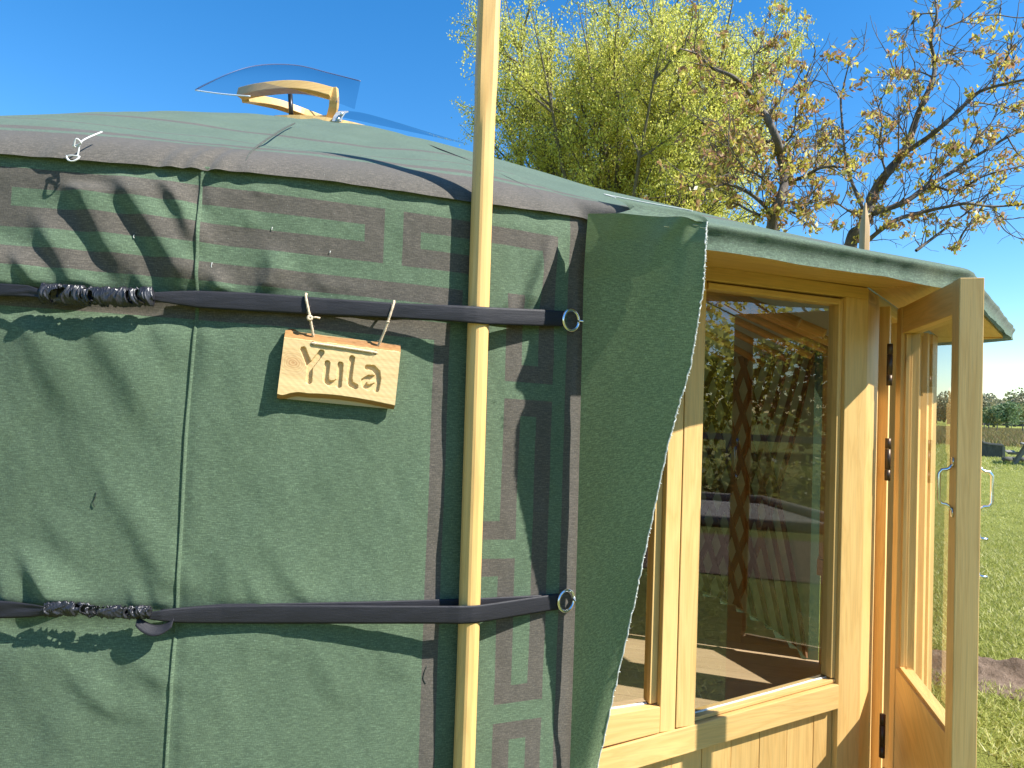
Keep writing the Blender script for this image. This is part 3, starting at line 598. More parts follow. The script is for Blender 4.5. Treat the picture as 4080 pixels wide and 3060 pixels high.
def inside(x, y):
    if (x-YC[0])**2+(y-YC[1])**2 < 2.93**2:
        return True
    P = [YC, (W0-e1*.12-n1_*.06)[:2], (cor1-n1_*.06-n2_*.03)[:2], (cor2-n2_*.06-n3_*.04)[:2], end3[:2]]; c = False
    for i in range(5):
        (xa, ya), (xb, yb) = P[i], P[i-1]
        if (ya > y) != (yb > y) and x < (xb-xa)*(y-ya)/(yb-ya)+xa: c = not c
    return c
fa = R_(-14); fe = np.array([math.cos(fa), math.sin(fa)]); fn = np.array([-fe[1], fe[0]]); q = -3.3
while q < 3.2:
    ts = [t_ for t_ in np.arange(-3.4, 4.4, .02) if inside(*(YC+fn*(q+.085)+fe*t_))]
    if ts:
        lo, hi = min(ts), max(ts); P = [YC+fn*(q+.001)+fe*lo, YC+fn*(q+.001)+fe*hi, YC+fn*(q+.169)+fe*hi, YC+fn*(q+.169)+fe*lo]
        MB().hexa([(*p, .085) for p in P]+[(*p, .11) for p in P]).build('floor_board', FLOORW, yurt, False, .0015, (*fe, 0))
    q += .17

# ------------------------------------------------------------------ leaning pole and stake
def pole(name, P0, ztop, zsq, rad, label, cat, grp, mat, tilt=(0, 0)):
    NS = 24; V = []; z = 0.; zl = list(np.linspace(0, zsq-.1, 26))+list(np.linspace(zsq-.09, zsq+.10, 14))+list(np.linspace(zsq+.12, ztop-.16, 10))+[ztop-.05, ztop-.015, ztop]
    for z in zl:
        f = float(sm(zsq-.09, zsq+.09, z))
        for k in range(NS):
            w = 2*math.pi*(k+.5)/NS; a8 = (w % (math.pi/4))-math.pi/8; r8 = rad*.985/math.cos(a8); r8 = .75*r8+.25*rad
            a4 = ((w+R_(34)) % (math.pi/2))-math.pi/4; r4 = min(rad*1.02/math.cos(a4), rad*1.24)
            r = r8*(1-f)+r4*f
            tipf = 1-.80*float(sm(ztop-.18, ztop+.02, z)); r *= tipf*(1+.010*float(vnoise(np.array([k*.7]), np.array([z*6]), 4)[0]))
            V.append((r*math.cos(w)+tilt[0]*z+.003*math.sin(z*2.1), r*math.sin(w)+tilt[1]*z, z))
    me = pymesh(name, V, [tuple(x) for x in gridfaces(len(zl), NS, True)]+[tuple((len(zl)-1)*NS+k for k in range(NS)), tuple(range(NS-1, -1, -1))])
    n = len(me.vertices); vi = np.empty(len(me.loops), np.int32); me.loops.foreach_get('vertex_index', vi)
    VV = np.array(V); uv = np.stack([VV[:, 2], np.arctan2(VV[:, 1], VV[:, 0])*rad], -1); l = me.uv_layers.new(name='UVMap'); l.data.foreach_set('uv', uv[vi].astype(np.float32).ravel())
    bm = bmesh.new(); bm.from_mesh(me); bmesh.ops.recalc_face_normals(bm, faces=bm.faces); bm.to_mesh(me); bm.free()
    o = link(name, me, mat); o.location = P0; me.polygons.foreach_set('use_smooth', np.ones(len(me.polygons), bool)); me.set_sharp_from_angle(angle=R_(11)); return tag(o, label, cat, grp)
pw = wallpt(*[sz(1022*FK-1*FK, 830*FK)[0], 0.][:2], .0255); pole('wooden_pole', (pw[0], pw[1], 0), 2.7, 2.14, .0228, 'pale pine pole standing upright against the canvas under black straps', 'pole', 'wooden poles', POLE_M)
pp = atD(1858*FK, 520*FK, 4.62); pole('wooden_stake', (pp[0]+.03, pp[1], 0), float(atD(1858*FK, 438*FK, 4.62)[2]), 1.2, .026, 'weathered wooden stake with pointed tip rising behind the canopy', 'stake', 'wooden poles', STAKE_M)

# ------------------------------------------------------------------ straps
def ribbon(name, rows, parent, mat, nv=9, twist=0, n=150, thick=.0014, seed=0, wr=.0004):
    xs = [r[0] for r in rows]; X = np.linspace(xs[0], xs[-1], n); V = []; uv = []
    for i, x in enumerate(X):
        yt = np.interp(x, xs, [r[1] for r in rows]); yb = np.interp(x, xs, [r[2] for r in rows]); of = np.interp(x, xs, [r[3] for r in rows])
        for j in range(nv):
            t_ = j/(nv-1); y = yt+(yb-yt)*t_; o = of+.0009*math.sin(math.pi*t_)+wr*float(vnoise(np.array([x*.012+t_*2]), np.array([t_*3.+seed]), 17+seed)[0])*2
            V.append(on_wall(x, y, o)); uv.append((x/1900., t_*.04))
    me = pymesh(name, V, gridfaces(n, nv), uv); o = link(name, me, mat, parent, True)
    md = o.modifiers.new('thickness', 'SOLIDIFY'); md.thickness = thick; md.offset = 0
    return o
def gathered(name, path, rad, parent, turns, seed, amp=.35):
    n = 300; m = 48; P = spline(path, n); V = []; I_, K_ = np.meshgrid(np.arange(n), 2*math.pi*np.arange(m)/m, indexing='ij')
    NZ1 = vnoise(I_*turns/n*1.25+.9*np.sin(K_+I_*.05)+.6*np.cos(2*K_), 1.3*np.cos(K_)+2+I_*.012, seed)*1.5; NZ2 = vnoise(I_*turns/n*2.6+1.2*np.cos(K_), 2*np.sin(K_)+3+I_*.03, seed+1)*1.5
    rs = np.random.default_rng(seed); ph = np.cumsum(rs.uniform(.7, 1.3, n))*turns*2*math.pi/n
    for i in range(n):
        t_ = i/(n-1); tg = P[min(i+1, n-1)]-P[max(i-1, 0)]; tg /= np.linalg.norm(tg); a = np.cross(tg, [0, 0, 1]); a /= np.linalg.norm(a); b = np.cross(a, tg)
        end = min(1, t_/.05+.35, (1-t_)/.05+.35)
        for k in range(m):
            w = 2*math.pi*k/m
            q1 = 1-abs(2.*NZ1[i, k]); q2 = 1-abs(2.*NZ2[i, k])
            r = rad*end*(1-amp+amp*1.25*q1**2.2+.30*amp*q2**3); V.append(P[i]+r*(math.cos(w)*a*.62+math.sin(w)*b))
    me = pymesh(name, V, gridfaces(n, m, True)); return link(name, me, GATH, parent, True)
def wl(x, y, o): return on_wall(x, y, o)
def rowat(x, za, zb, o):                        # strap row at the same height further round the wall
    out = []
    for z in (za, zb):
        lo, hi = -2000., 6000.
        for _ in range(50):
            mid = .5*(lo+hi)
            if sz(x, mid, o)[1] > z: lo = mid
            else: hi = mid
        out.append(mid)
    return (x, out[0], out[1], o)
def tail(x0, yt, yb, o):
    za, zb = sz(x0, yt, o)[1], sz(x0, yb, o)[1]; return [rowat(x, za, zb, o) for x in (-1450, -1200, -950, -700, -500)]
p0 = wl(1000, 1200, .02)
st1 = empty('strap', tuple(p0), 'upper black strap with sign hung from it and tight gathered section', 'strap', 'black tie straps')
ribbon('webbing', tail(-330, 1104, 1168, .016)+[(-330, 1104, 1168, .016), (-60, 1125, 1182, .018), (60, 1133, 1180, .02), (110, 1136, 1181, .022), (150, 1150, 1186, .026), (185, 1160, 1186, .026)], st1, STRAP, n=130, seed=1, wr=.002)
gathered('gathered_section', [wl(158, 1168, .024), wl(260, 1173, .026), (wl(380, 1180, .027)), wl(500, 1184, .026), wl(618, 1181, .022)], .0190, st1, 24, 21, .26)
ribbon('webbing', [(598, 1166, 1192, .020), (640, 1163, 1203, .018), (720, 1159, 1216, .014), (784, 1158, 1226, .012), (1020, 1167, 1241, .012), (1300, 1188, 1256, .017), (1573, 1207, 1267, .030), (1800, 1216, 1281, .0475), (1850, 1218, 1285, .052), (1900, 1221, 1289, .0535), (1931, 1223, 1292, .051), (1970, 1225, 1293, .044), (2155, 1233, 1299, .021), (2252, 1240, 1301, .012)], st1, STRAP, n=220, seed=2)
ribbon('back_webbing', [(700, 1172, 1212, .004), (1020, 1176, 1232, .004), (1573, 1214, 1262, .004), (1930, 1228, 1285, .002), (2155, 1236, 1296, .006), (2248, 1242, 1299, .009)], st1, STRAP, n=100, seed=3)
p0 = wl(1000, 2450, .02)
st2 = empty('strap', tuple(p0), 'lower black strap with a drooping loose loop beside its gathered section', 'strap', 'black tie straps')
ribbon('webbing', tail(-330, 2372, 2450, .016)+[(-330, 2372, 2450, .016), (-60, 2388, 2465, .016), (60, 2398, 2462, .018), (130, 2408, 2458, .02), (190, 2420, 2450, .024)], st2, STRAP, n=130, seed=4, wr=.002)
gathered('gathered_section', [wl(172, 2432, .022), wl(260, 2425, .024), wl(380, 2433, .024), wl(500, 2440, .024), wl(606, 2436, .022)], .0130, st2, 17, 33, .40)
ribbon('webbing', [(585, 2440, 2466, .022), (640, 2432, 2474, .022), (694, 2425, 2480, .017), (760, 2418, 2483, .013), (881, 2412, 2484, .010), (1146, 2410, 2485, .015), (1500, 2413, 2485, .031), (1780, 2414, 2485, .0475), (1830, 2414, 2486, .0525), (1880, 2413, 2484, .052), (1915, 2410, 2480, .046), (2163, 2374, 2438, .017), (2232, 2366, 2428, .011)], st2, STRAP, n=220, seed=5)
ribbon('back_webbing', [(640, 2428, 2456, .008), (881, 2406, 2450, .005), (1146, 2403, 2460, .004), (1500, 2395, 2455, .004), (1883, 2384, 2440, .002), (2163, 2370, 2430, .006), (2232, 2364, 2424, .009)], st2, STRAP, n=110, seed=6)
# drooping loop
lp = spline([wl(548, 2470, .018), wl(575, 2490, .018), wl(615, 2506, .018), wl(655, 2502, .018), wl(692, 2478, .018)], 30); V = []; uv = []
for i, p in enumerate(lp):
    for j in range(5): V.append(p+np.array([0, -.002*j, .0042*(2-j)*(1 if i < 16 else 1)])+np.array([.0, -.006, 0])*math.sin(math.pi*i/29)*j/4); uv.append((i*.004, j*.01))
o = link('loose_loop', pymesh('loose_loop', V, gridfaces(30, 5), uv), STRAP, st2, True); md = o.modifiers.new('thickness', 'SOLIDIFY'); md.thickness = .0016
# rings on eye bolts
def torus(c, n, u, R, r, N=40, m=12):
    n = n/np.linalg.norm(n); u = u-n*(u@n); u /= np.linalg.norm(u); v = np.cross(n, u); V = []
    for i in range(N):
        a = 2*math.pi*i/N; d = math.cos(a)*u+math.sin(a)*v
        for k in range(m): b = 2*math.pi*k/m; V.append(c+d*(R+r*math.cos(b))+n*r*math.sin(b))
    return V, [(i*m+k, ((i+1) % N)*m+k, ((i+1) % N)*m+(k+1) % m, i*m+(k+1) % m) for i in range(N) for k in range(m)]
for (x, y, lab) in ((2275, 1276, 'steel ring and eye bolt holding the upper strap end'), (2256, 2393, 'steel ring and eye bolt holding the lower strap end')):
    c = on_wall(x, y, .012); nn = c-np.array([YC[0], YC[1], c[2]]); nn /= np.linalg.norm(nn); tg = np.array([-nn[1], nn[0], 0])
    rt = empty('ring_bolt', tuple(c), lab, 'ring', 'strap rings')
    V, Fq = torus(c, nn*.93+tg*.2, np.array([0, 0, 1.]), .0240, .0037); MB().add(V, Fq).build('ring', STEEL, rt, True)
    c2_ = c+tg*.0285+nn*.001; V, Fq = torus(c2_, np.array([0, 0, 1.])*.97+nn*.1, tg, .0078, .0026, 28, 10)
    MB().add(V, Fq).tube([c2_+tg*.008-nn*.001, c2_+tg*.010-nn*.03], .0028, 8).build('eye_bolt', STEEL, rt, True)

# ------------------------------------------------------------------ the sign
cx = lambda a, b: (1020+.461*a, 1050+.461*b)
s_c, z_c = sz(*cx(720, 900)); Pc = wallpt(s_c, z_c, .0205); nS = np.array([math.sin(s_c/YR), -math.cos(s_c/YR), .06]); nS /= np.linalg.norm(nS)
hit = lambda a, b: on_plane(*cx(a, b), Pc, nS)
TL, TR, BL = hit(262, 640), hit(1266, 768), hit(184, 1122)
ex = TR-TL; WW = np.linalg.norm(ex); ex /= WW; ey = TL-BL; ey -= ex*(ey@ex); HH = np.linalg.norm(ey); ey /= HH
loc2 = lambda a, b: np.array([(hit(a, b)-BL)@ex, (hit(a, b)-BL)@ey])
strokes = [[(408, 742), (455, 868)], [(566, 768), (478, 880)], [(468, 870), (458, 1018)], [(617, 862), (603, 960), (606, 1012), (640, 1040), (690, 1030), (718, 1010)], [(730, 872), (716, 1052)],
    [(830, 818), (806, 985), (815, 1040), (858, 1062)], [(965, 898), (1012, 902), (1050, 940), (1056, 1000), (1040, 1088)], [(1048, 992), (980, 985), (932, 1012), (936, 1052), (975, 1074), (1040, 1050)]]
NX, NY = 330, 190; XX, YY = np.meshgrid(np.linspace(0, WW, NX), np.linspace(0, 1, NY))
lowc = .0085*np.sin(np.clip(XX/WW, 0, 1)*math.pi)-.004*np.exp(-((XX/WW-.04)/.05)**2)+.002*np.exp(-((XX/WW-.17)/.05)**2)   # hollow of the lower waney edge
top_h = HH+.0160+.003*vnoise(XX*60, XX*0, 3)+.004*np.exp(-((XX/WW-.05)/.06)**2)
lowc = lowc-.0065
YL = lowc+(top_h-lowc)*YY
dist = np.full(XX.shape, 9.)
for S in strokes:
    S = [loc2(*p) for p in S]
    for a, b in zip(S[:-1], S[1:]):
        d = b-a; t_ = np.clip(((XX-a[0])*d[0]+(YL-a[1])*d[1])/(d@d), 0, 1); dist = np.minimum(dist, np.hypot(XX-a[0]-t_*d[0], YL-a[1]-t_*d[1]))
dist += .0006*vnoise(XX*500, YL*500, 5)
Hh = -.0065*(1-sm(.0049, .0062, dist))
for hp in ((490, 690), (1035, 770)):
    q = loc2(*hp); Hh -= .012*(1-sm(.0028, .004, np.hypot(XX-q[0], YL-q[1])))
Hh += .00016*vnoise(XX*40, YL*260, 6)+.00006*np.sin((XX*.8+YL)*520)
ch = np.clip((YL-HH)/.0155, 0, 1.6); Hh -= np.where(YL > HH, .0135*ch**1.0+.002*(vnoise(XX*120, YL*300, 9)+.3), 0)
Hh -= .011*np.clip(1-(YL-lowc)/.0075, 0, 1)
TH = .015
front = BL+XX[..., None]*ex+YL[..., None]*ey+Hh[..., None]*nS
back = BL+XX[..., None]*ex+YL[..., None]*ey-TH*nS
V = np.concatenate([front.reshape(-1, 3), back.reshape(-1, 3)]); nF = NX*NY; Fq = gridfaces(NY, NX)
i0 = np.arange(NX-1); j0 = np.arange(NY-1)
sides = np.concatenate([np.stack([i0, i0+nF, i0+1+nF, i0+1], -1), np.stack([(NY-1)*NX+i0, (NY-1)*NX+i0+1, (NY-1)*NX+i0+1+nF, (NY-1)*NX+i0+nF], -1),
    np.stack([j0*NX, (j0+1)*NX, (j0+1)*NX+nF, j0*NX+nF], -1), np.stack([j0*NX+NX-1, j0*NX+NX-1+nF, (j0+1)*NX+NX-1+nF, (j0+1)*NX+NX-1], -1)])
Fb = np.array([[nF, nF+(NY-1)*NX, nF+NY*NX-1, nF+NX-1]])
Fall = np.concatenate([Fq, sides, Fb]); uvs = np.concatenate([np.stack([XX, YL], -1).reshape(-1, 2), np.stack([XX, YL+.3], -1).reshape(-1, 2)])+[3.3, 7.1]
me = pymesh('board', V, Fall, uvs); me.materials.append(SIGNW); me.materials.append(BARKE)
mi = np.zeros(len(Fall), np.int32); yq = YL.reshape(-1)[Fq[:, 0]]; lq = lowc.reshape(-1)[Fq[:, 0]]; mi[:len(Fq)] = (yq < lq+.0068) | (yq > HH+.0004+.0015*vnoise(XX.reshape(-1)[Fq[:, 0]]*90, yq*0, 2)); mi[len(Fq):len(Fq)+2*(NX-1)] = 1
me.polygons.foreach_set('material_index', mi)
sign = empty('name_sign', tuple(BL), 'hanging wooden board carved with the word Yula', 'sign')
o = link('board', me, None, sign, True); me.set_sharp_from_angle(angle=R_(50))
h1 = BL+ex*loc2(490, 690)[0]+ey*loc2(490, 690)[1]; h2 = BL+ex*loc2(1035, 770)[0]+ey*loc2(1035, 770)[1]
def twine(name, P, r=.0027, fuzz=40):
    m = MB(); Q = spline(P, 30); m.tube(Q, [r*(1+.12*math.sin(i*1.9)) for i in range(30)], 7)
    for i in range(fuzz):
        q = Q[rng.integers(2, 28)]; d = rng.normal(0, 1, 3); d /= np.linalg.norm(d); m.tube([q, q+d*.004, q+d*.006+rng.normal(0, .0015, 3)], [.00022, .00018, .0001], 3, False)
    return m.build(name, TWINE, sign, True)
twine('twine', [h1-nS*.004, h1+nS*.002+ex*.004, h1*.5+h2*.5+nS*.0022+ey*.0005, h2+nS*.002-ex*.004, h2-nS*.004])
up1 = [on_wall(*cx(a, b), o_) for a, b, o_ in ((492, 640, .006), (490, 600, .012), (470, 480, .020), (448, 380, .021), (430, 285, .019), (436, 262, .012))]
up2 = [on_wall(*cx(a, b), o_) for a, b, o_ in ((1050, 720, .006), (1066, 690, .013), (1120, 560, .026), (1160, 440, .032), (1190, 345, .031), (1192, 325, .022))]
twine('twine', up1); twine('twine', up2)
kn = on_wall(*cx(465, 470), .023); m = MB()
V, Fq = torus(kn, nS, ex, .0035, .003, 14, 8); m.add(V, Fq).tube([kn, kn+ex*.012+ey*.003, kn+ex*.02+ey*.002], [.0022, .002, .0022], 6); m.build('knot', TWINE, sign, True)
kn = on_wall(*cx(1140, 505), .030); V, Fq = torus(kn, ey, ex, .0022, .0016, 14, 8); MB().add(V, Fq).build('knot', TWINE, sign, True)
# white tie cord at the hem
m = MB(); q = lambda a, b, o_: on_wall(.461*a, .461*b, o_)
m.tube(spline([q(880, 1140, -.02), q(740, 1200, .016), q(690, 1245, .022), q(680, 1300, .022), q(670, 1350, .022)], 24), .0016, 6)
m.tube(spline([q(575, 1350, .02), q(590, 1385, .026), q(640, 1392, .028), q(685, 1360, .026), q(640, 1345, .022), q(575, 1350, .02), q(610, 1392, .028), q(660, 1380, .028), q(690, 1350, .024)], 50), .0014, 6)
m.tube(spline([q(690, 1245, .022), q(640, 1270, .026), q(660, 1200, .03), q(700, 1240, .026), q(630, 1260, .02)], 24), .0017, 6)
o = m.build('tie_cord', WHITEC, None, True); tag(o, 'white cord knotted in a loop on the roof hem', 'cord')

# ------------------------------------------------------------------ leaves and trees
def quads(C, A, B):
    V = np.stack([C-A-B*.15, C-B, C+A-B*.0, C+B], 1).reshape(-1, 3); return V, np.arange(len(V)).reshape(-1, 4)
def leaves(name, C, size, mat, parent, elong=1.5, droop=0., seed=0):
    r = np.random.default_rng(seed); n = len(C); A = r.normal(0, 1, (n, 3)); A[:, 2] -= droop; A /= np.linalg.norm(A, axis=1)[:, None]
    B = np.cross(A, r.normal(0, 1, (n, 3))); B /= np.linalg.norm(B, axis=1)[:, None]; s = (size*r.uniform(.6, 1.3, n))[:, None]
    V, Fq = quads(C, A*s*.5*elong, B*s*.5); return link(name, pymesh(name, V, Fq), mat, parent)
def branch(start, dirn, length, n, wob, up=0., r=random):
    P = [np.array(start, float)]; d = np.array(dirn, float); d /= np.linalg.norm(d)
    for i in range(n):
        d = d+rng.normal(0, wob, 3)+np.array([0, 0, up]); d /= np.linalg.norm(d); P.append(P[-1]+d*length/n)
    return P
# large spring tree behind the yurt
TB = np.array([2.75, 18.0, 0]); tree = empty('field_tree', tuple(TB), 'tall broad tree in fresh yellow green spring leaf beyond the roof', 'tree')
m = MB(); trunk = branch(TB, (0, 0, 1), 3.2, 5, .03); m.tube(trunk, list(np.linspace(.42, .3, 6)), 10); LC = []
for i in range(22):
    a = 2*math.pi*i/22*5.0+rng.normal(0, .25); tilt = rng.uniform(.08, .74) if i else .05; st = trunk[-1]-np.array([0, 0, rng.uniform(0, 1.4)])
    L = rng.uniform(9.5, 12.5)*(1-.38*tilt); b = branch(st, (math.sin(tilt)*math.cos(a), math.sin(tilt)*math.sin(a), math.cos(tilt)), L, 10, .055, .035); m.tube(b, list(np.linspace(.12, .008, 11)), 6, False)
    for j in range(19):
        f = rng.uniform(.08, .98); k = int(f*9); p = b[k]+(b[k+1]-b[k])*(f*9-k); d = (b[min(k+1, 10)]-b[k]); d /= np.linalg.norm(d); q = rng.normal(0, 1, 3); q -= d*(q@d); q /= np.linalg.norm(q)
        c = branch(p, d*.55+q*.75+np.array([0, 0, .12]), rng.uniform(1.6, 3.6)*(1.15-.55*f), 6, .10, .06); m.tube(c, list(np.linspace(.04, .009, 7)), 4, False)
        for h in range(11):
            g = rng.integers(1, 6); q2 = rng.normal(0, 1, 3); e = branch(c[g], (c[g]-c[g-1])*2+q2*.45, rng.uniform(.6, 1.5), 4, .16, .05); m.tube(e, [.010, .008, .007, .006, .004], 3, False)
            n = rng.integers(64, 92); t_ = rng.random(n)*4*.999; ii = t_.astype(int); E_ = np.array(e); LC.append(E_[ii]+(E_[ii+1]-E_[ii])*(t_-ii)[:, None]+rng.normal(0, .085, (n, 3)))
o = m.build('trunk', BARK2, tree, True); LC = np.concatenate(LC); leaves('crown', LC, .047, LEAF_G, tree, 1.3, .2, 5); tree.scale = (.8, .8, 1.)
# two cherries: limbs laid out in space with side twigs and leaf clusters
kc = lambda P: [(2780+.5877*a, .5877*b) for a, b in P]
def cherry(base, limbs, D0, label, seed, ncl, r0_):
    r = np.random.default_rng(seed); tr = empty('cherry_tree', base, label, 'tree', 'cherry trees by the yurt'); m = MB(); CL = []; twl = []
    for li, (P, ra, rb, dd, lf) in enumerate(limbs):
        P = kc(P); n = len(P); Q = [atD(x, y, D0+dd*(i/(n-1))+.15*math.sin(i*1.7+li)) for i, (x, y) in enumerate(P)]
        Q = spline(Q, 6*n); m.tube(Q, list(np.linspace(ra, rb, len(Q))*(1+.06*np.sin(np.arange(len(Q))*1.3))), 7 if ra > .02 else 5, False)
        Ln = sum(np.linalg.norm(Q[i+1]-Q[i]) for i in range(len(Q)-1)); nt_ = int(Ln*9*lf)+1
        for _ in range(nt_):
            i = r.integers(1, len(Q)-1); d = Q[i]-Q[i-1]; d /= np.linalg.norm(d); q = r.normal(0, 1, 3); q -= d*(q@d); q /= np.linalg.norm(q)
            tw = branch(Q[i], d*.7+q*.8+np.array([0, 0, .25]), r.uniform(.25, .85), 5, .22, .05); m.tube(tw, list(np.linspace(.0085, .003, 6)), 4, False); twl.append(tw)
            for h in range(2):
                g = r.integers(1, 5); t2 = branch(tw[g], (tw[g]-tw[g-1])*6+r.normal(0, .8, 3), r.uniform(.12, .38), 3, .25, .03); m.tube(t2, [.0045, .004, .0032, .0025], 3, False); twl.append(t2)
        for _ in range(int(Ln*2.2*lf)): i = r.integers(1, len(Q)-1); CL.append(Q[i]+r.normal(0, .03, 3))
    m.build('trunk', BARK1, tr, True)
    for w in twl:
        if r.random() < ncl: CL.append(w[-1])
        if r.random() < ncl*.45: CL.append(w[r.integers(1, len(w)-1)])
    CL = np.array(CL); n = 20; Cn = np.repeat(CL, n, 0)+r.normal(0, 1, (len(CL)*n, 3))*[.045, .045, .036]; Cn[:, 2] -= .03
    leaves('crown', Cn, .038, LEAF_C, tr, 2.3, 1.1, seed); return tr
A0 = atD(2780+.5877*510, .5877*1480, 9.4)
LA = [([(505, 2700), (500, 1900), (510, 1480), (560, 1360), (590, 1200), (560, 1050), (540, 960), (470, 800), (400, 700), (340, 620), (240, 520), (100, 460), (0, 370), (-120, 330)], .085, .008, -.6, .8),
    ([(590, 1240), (720, 1200), (830, 1140), (950, 1130), (1090, 1170)], .028, .008, -.8, 1.), ([(540, 960), (450, 960), (330, 1000), (180, 980), (60, 1040)], .022, .006, .7, 1.1),
    ([(470, 800), (560, 680), (650, 590), (745, 530), (790, 420)], .022, .005, .6, .7), ([(600, 960), (655, 880), (670, 700), (735, 570)], .014, .004, -.5, .9), ([(510, 1460), (380, 1330), (200, 1250), (30, 1290), (-150, 1230)], .03, .007, -.6, 1.2),
    ([(420, 1460), (300, 1400), (230, 1300), (150, 1130), (60, 900)], .02, .006, .8, 1.3), ([(330, 640), (375, 500), (385, 380), (440, 310)], .014, .005, .3, .9), ([(540, 1400), (690, 1440), (770, 1300), (800, 1100), (850, 900)], .02, .006, .8, 1.1),
    ([(560, 1360), (430, 1200), (300, 1120), (120, 800)], .018, .006, -.8, 1.2), ([(600, 1180), (700, 1020), (850, 960), (960, 860)], .018, .005, .9, 1.1), ([(430, 740), (560, 500), (590, 340)], .008, .003, .2, .35)]
cherry((A0[0], A0[1], 0), LA, 9.4, 'young cherry with bronze and yellow leaves leaning over the roof edge', 31, .22, .1)
LB = [([(900, 2800), (980, 2100), (1040, 1640), (1100, 1560), (1150, 1480), (1200, 1300), (1280, 1180), (1380, 1060), (1430, 960), (1480, 810), (1530, 690), (1600, 520), (1600, 400), (1580, 260), (1620, 100), (1600, -60)], .105, .012, .7, .55),
    ([(1380, 1050), (1520, 960), (1640, 870), (1770, 750), (1880, 640), (2000, 590), (2212, 540), (2400, 500)], .042, .012, -1., .9), ([(1180, 1450), (1400, 1370), (1560, 1260), (1700, 1180), (1800, 1110), (1950, 1020), (2100, 930), (2240, 870), (2400, 800)], .045, .012, .9, .9),
    ([(1120, 1660), (1280, 1530), (1400, 1470), (1560, 1430), (1700, 1400), (1830, 1380), (2000, 1400), (2240, 1380), (2400, 1340)], .036, .008, -1.2, .8), ([(1480, 1700), (1640, 1580), (1760, 1490), (1850, 1420), (2000, 1290)], .024, .007, .3, .7),
    ([(1760, 1680), (1800, 1580), (1930, 1400), (2000, 1250)], .02, .006, 0, .6), ([(985, 900), (970, 680), (990, 580), (1020, 460), (1060, 400), (1160, 320)], .018, .004, .3, .3), ([(960, 660), (870, 500), (780, 380)], .010, .003, 0, .35), ([(1150, 1480), (1050, 1250), (1000, 1050), (985, 880)], .03, .016, .6, .7),
    ([(1360, 1060), (1365, 820), (1390, 660)], .013, .005, -.4, .5), ([(1680, 190), (1830, 130), (2000, 100), (2200, 120), (2380, 70)], .014, .006, .4, .5), ([(1610, 90), (1500, 100), (1440, 170), (1415, 255)], .012, .004, -.3, .5),
    ([(1880, 690), (2050, 720), (2212, 760), (2400, 770)], .014, .006, .6, .7), ([(1280, 1180), (1230, 1000), (1250, 850), (1220, 700)], .018, .005, -.7, 1.1), ([(1430, 960), (1330, 800), (1180, 720)], .014, .004, .5, .9), ([(1560, 1260), (1620, 1050), (1600, 850)], .016, .005, .5, 1.), ([(1800, 1110), (1880, 950), (1980, 850), (2050, 700)], .016, .005, -.3, .9),
    ([(1600, 420), (1700, 380), (1850, 350), (2000, 420)], .015, .005, .5, 1.), ([(1590, 520), (1480, 480), (1380, 500), (1310, 450)], .013, .004, -.4, .9), ([(2000, 590), (2080, 420), (2150, 260)], .013, .005, -.2, 1.1), ([(1580, 1250), (1750, 1290), (1950, 1190), (2212, 1120), (2400, 1060)], .02, .007, -.7, 1.), ([(1150, 1500), (1010, 1420), (880, 1340), (790, 1380)], .018, .006, -.7, 1.1),
    ([(2000, 1400), (2080, 1560), (2240, 1640)], .012, .004, -.3, .5), ([(2100, 930), (2180, 1050), (2330, 1150)], .012, .005, .3, .6)]
B0 = atD(2780+.5877*1040, .5877*1640, 10.4); cherry((B0[0], B0[1], 0), LB, 10.4, 'spreading old cherry with bronze and yellow leaves behind the pointed stake', 47, .18, .1)

# ------------------------------------------------------------------ lawn, meadow
def blades(name, P, h, w, mat, label, seed, lean=.55):
    r = np.random.default_rng(seed); n = len(P); a = r.random(n)*2*math.pi; d = np.stack([np.cos(a), np.sin(a), 0*a], 1); l = r.normal(0, lean, (n, 2)); hh = (h*r.uniform(.45, 1.25, n))[:, None]; ww = (w*r.uniform(.7, 1.3, n))[:, None]
    B = np.concatenate([P, np.zeros((n, 1))], 1); T = B+np.concatenate([l*hh, hh*np.ones((n, 1))], 1)
    V = np.stack([B-d*ww/2, B+d*ww/2, T], 1).reshape(-1, 3); o = link(name, pymesh(name, V, np.arange(len(V)).reshape(-1, 3)), mat); return tag(o, label, 'grass', kind='stuff')
def wedge(n, y0, y1, t0, t1, seed):
    r = np.random.default_rng(seed); y = np.sqrt(r.uniform(y0*y0, y1*y1, n)); t_ = r.uniform(t0, t1, n); return np.stack([y*t_, y], 1)
def not_bay(P):
    q = (P-YC); return P[(np.hypot(q[:, 0], q[:, 1]) > 3.35) & ~((P[:, 0] < 2.2) & (P[:, 1] > 2.1) & (P[:, 1] < 5.2))]
MC = atD(2165*FK, 1478*FK, 4.15)[:2]                       # where the soil is heaped
def nosoil(P, rad=1.): return P[(np.abs((P[:, 0]-MC[0]-.25)*.55+(P[:, 1]-MC[1]+.12)*.83) > .18*rad) | (P[:, 0] < MC[0]-.35) | (P[:, 0] > MC[0]+1.4)]
near = nosoil(not_bay(np.concatenate([wedge(70000, 2.6, 9, .56, .95, 1), wedge(50000, 9, 24, .56, .9, 2)])))
blades('lawn_grass', near, .036, .0075, BLADE, 'short mown lawn grass with pale clippings beside the yurt', 3, .8)
blades('lawn_grass', wedge(60000, 22, 46, .5, .85, 4), .10, .028, BLADE, 'longer lawn grass around the garden bench', 5, .6)
blades('meadow_grass', wedge(90000, 40, 120, .5, .82, 6), .42, .06, MEAD, 'rough reddish meadow grass with yellow flowers', 7, .4)
